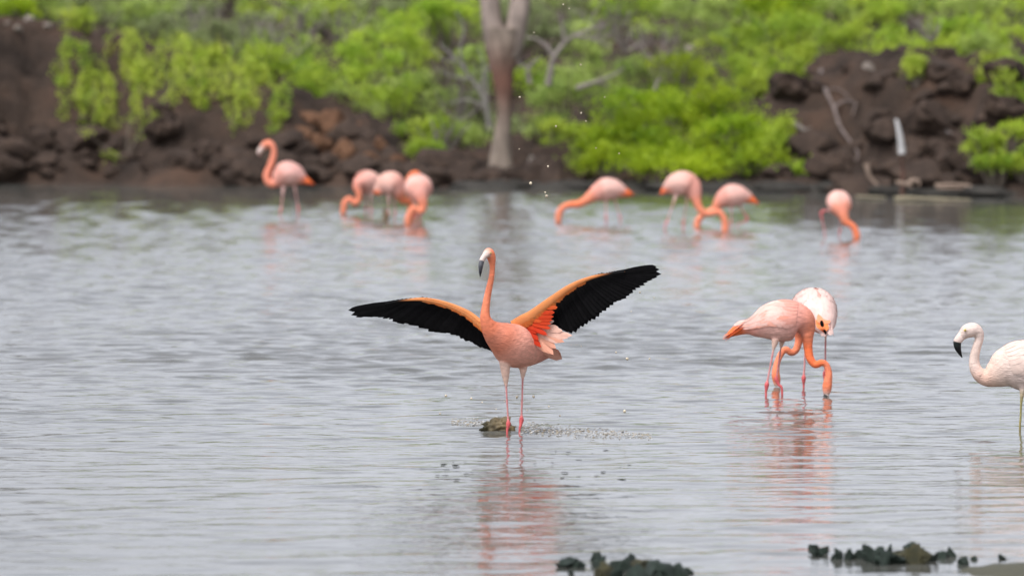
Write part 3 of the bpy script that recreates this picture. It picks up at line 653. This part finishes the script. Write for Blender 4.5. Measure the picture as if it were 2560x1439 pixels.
def build_main():
    lat = np.array((.87, -.42, 0)); PK2 = (.76, .36, .27)
    spine = [(1382, 892, .30, 7, PALE), (1362, 886, .25, 20, PK), (1338, 879, .18, 36, PK), (1308, 871, .09, 50, PK2), (1281, 862, .01, 55, PK2), (1258, 846, -.05, 44, BREAST), (1239, 832, -.09, 33, BREAST), (1226, 818, -.12, 24, CORAL), (1217, 802, -.14, 16.5, CORAL), (1213, 785, -.15, 12.5, OR), (1216, 755, -.15, 9.6, OR), (1222, 722, -.15, 8.4, OR), (1229, 690, -.15, 7.3, OR), (1231, 662, -.15, 7.2, OR), (1229, 642, -.155, 11, OR), (1223, 629, -.165, 12.2, OR), (1216, 632, -.185, 9.5, WHT), (1210, 640, -.20, 6.5, WHT)]
    legs = [leg_std([(1262, 902, -.03), (1265, 957, -.02), (1271, 1060, -.01), (1268, 1082, -.01)], 15), leg_std([(1309, 896, .06), (1307, 941, .05), (1303.5, 1052, .05), (1299, 1082, .03)], 15)]
    root, W, s, o = flamingo('coral flamingo with both black and orange wings spread wide', (1285, 1084), spine, legs, side=lat, wings=False, vox=.0052, flat=.92,
        bill=[(1216, 632, -.185, 8.5, WHT), (1208, 642, -.205, 8.2, WHT), (1204.5, 650, -.215, 7.8, (.10, .10, .11)), (1202.5, 662, -.222, 7.2, (.06, .06, .068)), (1201.5, 675, -.222, 4.6, (.02, .02, .024)), (1201, 688, -.218, .8, (.01, .01, .012))],
        eyes=[(1227, 629, -.195, 2.3), (1212, 626, -.178, 1.8)],
        tail=((1350, 872, .10), (1406, 897, .16), 5, 5), tailcol=(.74, .38, .28), wcol=PALE, tail_lat=(.3, -.35, .75))
    fwd = np.array((-.43, -.87, .1)); front = np.array((0, -1, 0.))
    def wing_build(lead, leadr, trail, base_rng, depth, nfe, col_arm, extra=None, sgn=1, inner=None):
        sh = lead[0]; Wp = lambda x, y, dy=0: W((x, y, depth(x) + dy))
        Q = catmull(np.array([np.concatenate([Wp(*p), [r / s]]) for p, r in zip(lead, leadr)]), 8)
        mb = MB(); v, f = loft(Q[:, :3], np.maximum(Q[:, 3], .003) * .42 + .003, np.maximum(Q[:, 3], .003), front, 12); 
        mb.add(v, f, np.concatenate([np.repeat(np.array(col_arm) * (1 - sstep(.72, .88, np.linspace(0, 1, len(Q))))[:, None] + np.array(BLK) * sstep(.72, .88, np.linspace(0, 1, len(Q)))[:, None], 12, 0), [col_arm] * 2]))
        pr = np.random.default_rng(3 + sgn)
        # small coverts in two rows along the arm
        for row in range(3):
            for i in range(34):
                u = (i + .5 * (row % 2)) / 35; j = int(u * .72 * (len(Q) - 2)); p = Q[j, :3]; dn = nrm(np.array((sgn * .55, 0, -.83)))
                r_ = Q[j, 3]; b = p + np.array((0, 0, r_ * (.35 - .45 * row))) + front * (r_ * .40 + .003 - .002 * row)
                ln = (r_ * .8 + .006) * pr.uniform(.75, 1.15); v, f = feather(b, b + dn * ln + front * -.006, front, .026, -.05, 5, .6)
                mb.add(v, f, np.array(col_arm) * pr.uniform(.85, 1.08) if row < 2 else np.array(col_arm) * np.array((1, .72, .5)) * pr.uniform(.85, 1.05))
        w = mb.build('wing', M_feather, root)
        Tt = catmull(np.array([Wp(*p) for p in trail]), 10); cum = np.concatenate([[0], np.cumsum(np.linalg.norm(np.diff(Tt, axis=0), axis=1))]); cum /= cum[-1]
        for i in range(nfe):
            v_ = i / (nfe - 1); tip = np.array([np.interp(v_, cum, Tt[:, c]) for c in range(3)])
            bu = base_rng[0] + (base_rng[1] - base_rng[0]) * (v_ ** .9); j = bu * (len(Q) - 1); bp = np.array([np.interp(j, np.arange(len(Q)), Q[:, c]) for c in range(3)])
            dr = nrm(tip - bp); tip = tip + dr * pr.normal(0, .004)
            bp = bp + np.array((0, .012 + .0022 * i, 0)); tip = tip + np.array((0, .0022 * i, 0))
            V, F = feather(bp, tip, front + np.array((0, 0, .15)), .052 if v_ > .3 else .032, -.035, 10, .34 if v_ < .3 else .16, .7)
            m = MB(); m.add(V, F, np.array(BLK) * pr.uniform(.7, 1.6)); m.build('flight_feather', M_flight, w)
        for kind, lst in (extra or []):
            for (b, t, wd, dy, col) in lst:
                V, F = feather(Wp(*b, dy), Wp(*t, dy), front, wd / s, -.04, 8, .35, .5); m = MB(); m.add(V, F, np.clip(np.array(col) * pr.uniform(.93, 1.07), 0, .95)); m.build(kind, M_feather, w)
        return w
    ORW = (.62, .225, .075)
    # wing away from the camera (left in the photo), behind the neck
    wing_build([(1235, 826), (1203, 811), (1167, 784), (1113, 762), (1059, 752), (1005, 756), (960, 765)], [12, 10, 8, 6.2, 4.6, 2.4, .8],
               [(865, 783), (871, 793), (882, 799), (906, 800), (932, 799), (983, 809), (1033, 820), (1084, 834), (1135, 844), (1178, 861), (1214, 877), (1240, 880)], (.98, .07), lambda x: .02 + (1235 - x) / s * .45, 30, ORW, sgn=-1)
    c1 = lambda x, y: (860 + x / 2.7675, 600 + y / 2.7675)
    red = (.50, .030, .006); red2 = (.55, .046, .010); pal = (.70, .33, .22); pal2 = (.74, .44, .34)
    ter = [((1330, 640), t, 15, .035, c) for t, c in (((1575, 655), pal2), ((1545, 672), pal2), ((1520, 700), pal), ((1490, 705), pal2), ((1465, 745), pal), ((1448, 790), pal), ((1420, 785), pal), ((1390, 775), pal), ((1360, 760), pal2))] + [((1340, 600), (1480, 600), 13, .03, pal2), ((1345, 610), (1510, 625), 14, .03, pal2), ((1350, 560), (1452, 560), 11, .03, WHT)]
    rd = [((1225, 610), (1310, 725), 13, .015, red), ((1230, 600), (1362, 738), 14, .012, red), ((1240, 590), (1345, 690), 13, .010, red), ((1250, 585), (1340, 640), 14, .008, red), ((1260, 580), (1405, 652), 12, .006, red), ((1270, 570), (1428, 608), 11, .004, red2), ((1285, 560), (1430, 575), 11, .002, red2), ((1300, 550), (1440, 550), 11, 0, red2), ((1330, 535), (1448, 525), 11, -.002, red2), ((1360, 505), (1455, 495), 11, -.004, red2), ((1210, 600), (1290, 690), 13, .010, red2), ((1240, 570), (1320, 610), 14, .004, red2), ((1400, 470), (1475, 460), 10, -.004, (.56, .085, .018)), ((1270, 545), (1370, 555), 13, -.002, (.56, .085, .018)), ((1320, 510), (1420, 500), 12, -.004, (.56, .085, .018))]
    conv = lambda L_: [(c1(*b), c1(*t), wd, dy, c) for b, t, wd, dy, c in L_]
    wing_build([(1283, 814), (1306, 801), (1332, 786), (1381, 748), (1428, 714), (1475, 692), (1525, 680), (1560, 675)], [13, 14, 13, 10.5, 7.5, 4.6, 2.2, .8],
               [(1636, 661), (1645, 667), (1646, 678), (1636, 687), (1622, 697), (1593, 717), (1565, 735), (1528, 760), (1492, 789), (1453, 815), (1428, 832), (1405, 816), (1389, 812)], (.98, .40), lambda x: .03 - (x - 1283) / s * .42, 30, ORW,
               extra=[('tertial_feather', conv(ter)), ('covert_feather', conv(rd))], sgn=1)
    RINGS.append((o[0] - .03, o[1], .004)); RINGS.append((o[0] + .04, o[1], .003))
    return o

def build_birds():
    OR, ORD, CORAL = (.80, .235, .122), (.82, .18, .065), (.79, .245, .135)
    o = build_main()
    # the pair beside it
    flamingo('pink flamingo in front of its partner, orange neck bent and head dipped in the water', (1935, 988),
        [(1850, 822, .02, 8, CORAL), (1868, 819, .01, 15, PK), (1892, 815, 0, 29, PK), (1925, 806, 0, 46, PALE), (1957, 802, 0, 52, PALE), (1985, 800, 0, 48, PK), (2006, 806, 0, 37, BREAST), (2016, 822, 0, 24, CORAL), (2019, 842, 0, 15, OR), (2020, 868, 0, 11.5, ORD), (2025, 895, -.01, 10.3, ORD), (2038, 911, -.02, 9, ORD), (2053, 905, -.03, 8.2, ORD), (2065, 911, -.03, 8, OR), (2071, 930, -.03, 8.8, OR), (2069, 952, -.03, 11, OR), (2067, 968, -.03, 12, OR), (2067, 984, -.03, 8.5, WHT)],
        [leg_std([(1938, 846, -.04), (1933, 872, -.04), (1916, 962, -.04), (1914, 988, -.04)], 10), leg_std([(1957, 850, .05), (1953, 872, .05), (1942, 950, .05), (1956, 980, .03)], 8)],
        bill=[(2067, 980, -.03, 7, WHT), (2064, 988, -.04, 6, BLK), (2056, 992, -.05, 2, BLK)], tail=((1868, 810, .0), (1804, 846, .0), 9, 7), taper=True, wing_span=(2.3, 5.2), wcol=(.78, .52, .44), wtip=CORAL)
    p2 = flamingo('pale pink flamingo with its rump turned, standing behind its feeding partner', (2040, 972),
        [(2060, 822, -.20, 12, PK), (2055, 806, -.15, 30, PK), (2046, 786, -.06, 44, PALE), (2038, 772, .06, 50, PALE), (2024, 780, .17, 46, PALE), (2012, 806, .26, 32, PK), (2006, 834, .30, 18, CORAL), (2004, 857, .30, 10.5, OR), (1996, 880, .28, 9, OR), (1983, 887, .26, 8.3, OR), (1969, 878, .25, 8, OR), (1957, 890, .24, 8, OR), (1947, 912, .22, 8, OR), (1943, 935, .20, 10, OR), (1945, 953, .2, 10.5, OR), (1947, 970, .2, 7, WHT)],
        [leg_std([(2062, 815, .0), (2064, 845, .0), (2063, 935, .02), (2062, 968, .02)], 9), leg_std([(2024, 830, .1), (2016, 862, .08), (2011, 948, .08), (2011, 972, .08)], 9)],
        side=(1, .1, 0), tail=((2050, 785, -.17), (2060, 826, -.27), 15, 7), wing_span=(1, 4.6), wcol=(0.739, 0.521, 0.456), flat=1.0, tailcol=(.86, .24, .08))
    for (x0, y0, x1, y1, wd) in ((2047, 795, 2050, 811, .022), (2054, 818, 2059, 829, .016)):
        v, f = feather(p2[1]((x0, y0, -.275)), p2[1]((x1, y1, -.30)), np.array((0, -1., .2)), wd, -.04); m = MB(); m.add(v, f, BLK); m.build('flight_feather', M_flight, p2[0])
    flamingo('whitish flamingo with a black tipped bill and olive legs, half out of view', (2560, 1071),
        [(2668, 940, .0, 10, WHT), (2650, 934, 0, 24, WHT), (2622, 925, 0, 46, WHT), (2585, 916, 0, 62, WHT), (2548, 914, 0, 63, WHT), (2515, 921, 0, 52, (.72, .54, .45)), (2488, 935, 0, 35, (.70, .48, .38)), (2466, 942, 0, 24, (.70, .46, .36)), (2447, 934, 0, 17.5, (.70, .48, .39)), (2437, 915, 0, 14.5, (.72, .55, .47)), (2436, 893, 0, 12.5, (.66, .51, .435)), (2441, 870, 0, 11.3, (.66, .51, .435)), (2448, 848, 0, 11, WHT), (2446, 832, 0, 14, WHT), (2434, 824, 0, 18, WHT), (2418, 828, 0, 18, WHT), (2407, 837, 0, 13, WHT), (2399, 846, 0, 9, WHT)],
        [[(2556, 960, -.05, 12, WHT), (2553, 985, -.05, 6, (.5, .4, .25)), (2551, 1005, -.05, 3.6, (.30, .26, .10)), (2549, 1045, -.05, 3.4, (.30, .26, .10)), (2548, 1070, -.05, 3.6, (.30, .24, .10))], [(2600, 965, .05, 12, WHT), (2600, 990, .05, 5, (.5, .4, .25)), (2602, 1015, .05, 3.6, (.30, .26, .10)), (2600, 1070, .05, 3.6, (.30, .26, .10))]],
        bill=[(2408, 835, 0, 11.5, WHT), (2398, 846, -.01, 11, WHT), (2393, 855, -.01, 10.2, (.008, .012, .010)), (2394, 868, -.01, 8.5, BLK), (2399, 881, -.01, 5, BLK), (2405, 893, -.01, 1, BLK)], eyes=[(2411, 824, -.043, 3.6), (2411, 824, .043, 3.6)],
        wing_span=(1, 4.8), wcol=(0.731, 0.561, 0.487), wtip=(.80, .35, .30), tail=((2650, 925, 0), (2710, 955, 0), 8, 6), tailcol=WHT)
    G = 'flamingos wading along the far shore'
    OR, ORD, CORAL = (.78, .255, .145), (.80, .215, .10), (.77, .265, .165)
    far = dict(vox=.0085, far=True, group=G)
    flamingo('upright flamingo holding its long neck raised in an S by the lava rocks', (722, 541),
        [(762, 450, 0, 7, CORAL), (752, 445, 0, 15, PK), (735, 437, 0, 27, PALE), (716, 435, 0, 31, PALE), (701, 444, 0, 24, PK), (690, 455, 0, 14, BREAST), (679, 459, 0, 10.5, CORAL), (669, 452, 0, 9.5, CORAL), (667, 436, 0, 9, CORAL), (676, 413, 0, 8, CORAL), (684, 388, 0, 7.5, CORAL), (683, 370, 0, 7.4, CORAL), (674, 359, 0, 9, CORAL), (663, 362, 0, 9.5, CORAL), (655, 371, 0, 7.5, WHT)],
        [leg_far((709, 466, -.03), (703, 523, -.03), (700, 538, -.03)), leg_far((735, 460, .04), (745, 519, .04), (745, 540, .04))],
        bill=[(657, 369, 0, 7, WHT), (650, 376, 0, 6.5, WHT), (648, 383, 0, 5, (.35, .2, .17)), (651, 390, 0, 1.5, (.2, .1, .1))], eyes=[(664, 361, -.05, 1.8)], tail=((755, 444, 0), (789, 463, 0), 5, 5), wing_span=(1, 4), wcol=(0.728, 0.403, 0.346), **far)
    flamingo('flamingo at the end of the huddle, neck curled down toward open water', (918, 537),
        [(952, 474, .2, 6, CORAL), (946, 470, .16, 14, PK), (934, 462, .1, 25, PALE), (917, 456, .02, 30, PALE), (902, 458, -.05, 24, PK), (895, 468, -.08, 15, CORAL), (898, 483, -.1, 9.5, OR), (897, 499, -.1, 8.5, OR), (888, 508, -.1, 7.2, OR), (876, 497, -.1, 7, OR), (865, 502, -.1, 7.3, OR), (860, 517, -.1, 8.5, OR), (859, 534, -.1, 7.5, OR)],
        [leg_far((928, 480, 0), (928, 525, 0), (928, 538, 0)), leg_far((914, 480, .05), (915, 520, .08), (914, 535, .08))], tail=((940, 464, .15), (962, 480, .3), 5, 4), wing_span=(1, 4), side=(.3, 1, 0), wcol=(0.746, 0.431, 0.346), **far)
    flamingo('flamingo in the middle of the huddle with an orange drooping neck', (975, 550),
        [(945, 478, -.02, 6, CORAL), (951, 472, -.01, 15, PK), (963, 463, 0, 27, PALE), (979, 460, 0, 31, PALE), (992, 468, 0, 25, PK), (999, 481, 0, 17, CORAL), (1003, 494, .02, 11, ORD), (1011, 503, .05, 9, ORD), (1019, 501, .1, 8, ORD), (1026, 512, .14, 8, ORD), (1028, 530, .15, 9, ORD), (1028, 548, .15, 8, ORD)],
        [leg_far((972, 486, -.02), (971, 535, -.02), (971, 551, -.02)), leg_far((985, 488, .05), (988, 530, .06), (986, 546, .06))], tail=((955, 466, 0), (932, 482, .1), 5, 4), wing_span=(1, 4), wcol=(0.746, 0.431, 0.346), **far)
    flamingo('flamingo of the huddle facing out, neck looped down to the water', (1043, 563),
        [(1038, 456, .22, 8, PK), (1041, 462, .16, 20, PALE), (1045, 468, .06, 32, PALE), (1047, 473, -.03, 33, PALE), (1050, 484, -.1, 25, PK), (1055, 498, -.14, 15, CORAL), (1058, 512, -.15, 11, OR), (1054, 526, -.16, 9.5, OR), (1044, 527, -.17, 8.5, OR), (1035, 520, -.18, 8.5, OR), (1026, 531, -.18, 8.5, OR), (1021, 548, -.18, 9, OR), (1020, 563, -.18, 7.5, OR)],
        [leg_far((1050, 495, .05), (1050, 545, .08), (1050, 560, .08)), leg_far((1038, 490, .1), (1040, 540, .12), (1040, 556, .12))], side=(1, 0, 0), wing_span=(1, 4), wcol=(0.746, 0.431, 0.359), flat=1.0, **far)
    flamingo('flamingo hidden at the back of the huddle, only its arched orange neck showing', (1036, 546),
        [(1060, 486, .25, 6, PK), (1052, 482, .2, 14, PK), (1042, 478, .12, 23, PALE), (1032, 476, .05, 22, PK), (1025, 470, 0, 14, CORAL), (1021, 458, -.03, 9.5, OR), (1024, 445, -.04, 8, OR), (1033, 435, -.05, 8, ORD), (1042, 435, -.06, 8.5, ORD), (1050, 443, -.06, 7.5, WHT)],
        [leg_far((1036, 492, .1), (1036, 535, .1), (1036, 546, .1)), leg_far((1046, 492, .16), (1047, 535, .16), (1047, 546, .16))], bill=[(1048, 441, -.06, 7, WHT), (1054, 450, -.05, 5, WHT), (1054, 458, -.04, 2, BLK)], side=(.4, 1, 0), wing_span=(1, 3), **far)
    flamingo('flamingo reaching its neck forward almost flat above the water', (1530, 557),
        [(1565, 482, 0, 8, CORAL), (1554, 479, 0, 14, PK), (1537, 474, 0, 24, PALE), (1516, 474, 0, 29, PALE), (1498, 480, 0, 24, PK), (1482, 489, -.01, 17, CORAL), (1466, 500, -.02, 12, OR), (1446, 510, -.02, 9.6, ORD), (1423, 512, -.02, 8.2, ORD), (1406, 520, -.02, 8, OR), (1397, 537, -.02, 9, OR), (1396, 556, -.02, 7, OR)],
        [leg_far((1514, 490, -.03), (1515, 542, -.03), (1516, 558, -.03)), leg_far((1535, 490, .04), (1550, 543, .04), (1551, 555, .04))], tail=((1552, 474, 0), (1591, 489, 0), 5, 5), wing_span=(1, 4), wcol=(0.754, 0.458, 0.385), **far)
    flamingo('taller flamingo whose neck crosses that of the bird facing it', (1690, 577),
        [(1664, 474, 0, 7, CORAL), (1672, 470, 0, 16, PK), (1688, 462, 0, 27, PALE), (1708, 459, 0, 31, PALE), (1725, 465, 0, 28, PK), (1735, 479, -.02, 20, PK), (1741, 500, -.04, 12, CORAL), (1749, 521, -.05, 9.2, OR), (1763, 533, -.05, 8, OR), (1781, 532, -.05, 7.8, OR), (1797, 530, -.05, 7.8, OR), (1809, 545, -.05, 8, OR), (1813, 565, -.05, 9.4, OR), (1811, 583, -.05, 7.5, OR)],
        [leg_far((1692, 482, -.03), (1667, 555, -.03), (1662, 572, -.03)), leg_far((1720, 486, .05), (1709, 555, .05), (1709, 577, .05))], tail=((1675, 464, 0), (1646, 488, 0), 5, 5), wing_span=(1, 4), wcol=(0.754, 0.458, 0.378), **far)
    flamingo('smaller flamingo bending to the water with one leg drawn back, necks crossed', (1826, 569),
        [(1876, 498, 0, 7, CORAL), (1866, 494, 0, 14, PK), (1850, 490, 0, 24, PALE), (1829, 490, 0, 29, PALE), (1811, 497, 0, 24, PK), (1798, 508, 0, 16, CORAL), (1787, 522, 0, 10, OR), (1770, 531, .01, 8.3, OR), (1753, 541, .01, 8, OR), (1744, 557, .01, 9, OR), (1743, 574, .01, 7.5, OR)],
        [leg_far((1827, 510, -.03), (1828, 555, -.03), (1828, 568, -.03)), [(1848, 508, .03, 5.5, (.80, .50, .44)), (1856, 526, .03, 2.5, (.7, .36, .33)), (1869, 547, .03, 3.4, ANK), (1856, 557, .03, 2.2, LEGC), (1843, 565, .03, 2.2, LEGC)]], tail=((1866, 488, 0), (1902, 514, 0), 5, 5), wing_span=(1, 4), wcol=(0.754, 0.437, 0.365), **far)
    flamingo('lone feeding flamingo facing out with one leg lifted behind it', (2098, 595),
        [(2092, 497, .2, 9, PK), (2094, 500, .15, 21, PALE), (2097, 506, .05, 29, PALE), (2100, 515, -.04, 27, PK), (2104, 529, -.1, 18, CORAL), (2109, 543, -.13, 11.5, OR), (2115, 556, -.14, 9, ORD), (2126, 561, -.14, 8, ORD), (2135, 572, -.14, 8.3, ORD), (2140, 588, -.14, 9, ORD), (2140, 601, -.14, 7, ORD)],
        [leg_far((2100, 530, .02), (2101, 575, .02), (2098, 592, .02)), [(2085, 528, .1, 6, (.8, .5, .44)), (2070, 527, .12, 2.6, LEGC), (2055, 532, .12, 3.6, ANK), (2059, 560, .12, 2.2, LEGC), (2064, 588, .12, 2.2, LEGC)]], side=(1, 0, 0), wing_span=(1, 4), wcol=(0.754, 0.444, 0.372), flat=1.0, **far)
    return o

# ------------------------------------------------------------------ splash, mud, dark ripple flecks
def build_splash(o):
    V, F = ICO[4]; n = fbm(V * 2.2 + 4, 5, 2, .65); V2 = V * (1 + 1.0 * n)[:, None] * np.array((.082, .06, .050)); t = np.clip((V2[:, 0] / .15 + .5), 0, 1)[:, None]
    d = dist_of(1078); c = at(1246, 1076, d)
    m = link('mud_clump', new_mesh('mud_clump', V2, F, np.array((.035, .03, .012)) * (1 - t) + np.array((.26, .19, .095)) * t, M_shore), None, (c[0], c[1] + .06, .012)); tag(m, 'brown clod of mud thrown up at the foot of the displaying flamingo', 'mud')
    pr = np.random.default_rng(5); mb = MB(); V1, F1 = ICO[1]
    def blob(p, r, col, sc=(1, 1, 1)): mb.add(V1 * r * np.array(sc) * pr.uniform(.7, 1.3, (len(V1), 1)) + p, F1.tolist(), col)
    org = at(1285, 1080, dist_of(1080))
    tan = (.40, .33, .23); foam = (.62, .60, .56)
    for i in range(1000):
        u = pr.random() ** 1.3
        if i % 5: px = 1300 + u * 330; py = 1068 + u * 18 + pr.normal(0, 3.5 + 3 * (1 - u))
        else: px = 1130 + pr.random() * 120; py = 1052 + pr.normal(0, 3)
        dd = dist_of(py + 6); p = at(px, py + 6, dd); p[2] = abs(pr.normal(0, .016)) * (1 - .75 * u); blob(p - org, pr.uniform(.0012, .0034), np.array(foam if pr.random() < .5 else tan) * pr.uniform(.7, 1.1), (2.6, 1.2, .7))
    so_ = mb.build('splash', M_drop, None, org); tag(so_, 'low muddy splash trailing behind the displaying flamingo', 'splash', None, 'stuff')
    mb = MB(); d = dist_of(1080)
    for (px, py, r) in [(1115, 989, 4), (1178, 996, 3.4), (1292, 992, 4), (1334, 991, 4), (1562, 1027, 4.2), (1568, 896, 4), (1540, 880, 3), (1624, 897, 2.5), (1205, 1005, 2), (1372, 1016, 2.2), (1453, 865, 1.6), (1600, 730, 2.6), (1635, 744, 1.5), (1578, 778, 1.4), (1367, 490, 4), (1327, 458, 4), (1390, 316, 3), (1299, 243, 3), (1465, 303, 2.6), (1453, 283, 2.4), (1452, 162, 2), (1423, 22, 2.4), (1408, 12, 2), (1370, 416, 2.6), (1363, 481, 2.6), (1512, 243, 1.8), (1548, 384, 1.8), (1490, 370, 1.8), (1335, 82, 2), (1298, 373, 1.8), (1262, 1003, 2), (1240, 1022, 2), (1318, 1025, 2), (1100, 1033, 2.4), (1400, 1038, 2.6)]:
        blob(at(px, py, d + pr.normal(0, .15)) - org, r / (FPX / d), np.array((.66, .56, .40)) * pr.uniform(.8, 1.1))
    for i in range(60):
        px, py = pr.uniform(1340, 1720), pr.uniform(650, 960); blob(at(px, py, d) - org, pr.uniform(.4, 1.0) / (FPX / d), np.array((.25, .2, .15)))
    tag(mb.build('flying_drops', M_drop, None, org), 'scattered drops of muddy water flung up around the displaying flamingo', 'drops', None, 'stuff')
    mb = MB()  # flat dark blobs painted in for the dark of small ripples
    for i in range(34):
        px = pr.uniform(1330, 1580) if i % 3 else pr.uniform(1090, 1180); py = pr.uniform(1125, 1200); p = at(px, py, dist_of(py)); p[2] = .004
        blob(p - org, pr.uniform(.002, .007), (.03, .032, .024), (3.2, 1.8, .35))
    tag(mb.build('ripple_flecks', M_shore, None, org), 'dark flecks laid on the water as small dark ripples', 'ripple flecks', None, 'stuff')
    # brown stub by the huddle
    d = dist_of(551); b = at(964, 551, d); mb = MB(); s = FPX / d
    tree_limb(mb, [np.array((0, 0, -.05)), np.array((.0, 0, .05)), np.array((-.01, 0, .10)), np.array((-.02, 0, .145))], np.array([8, 7, 5, 3]) / s, (.14, .10, .06), None, 8)
    tag(mb.build('stump', M_bark, None, b), 'short brown stump poking out of the water below the huddled flamingos', 'stump')

build_ground()
build_rocks()
build_cactus()
build_plants()
build_deadwood()
o_main = build_birds()
build_splash(o_main)
build_water()
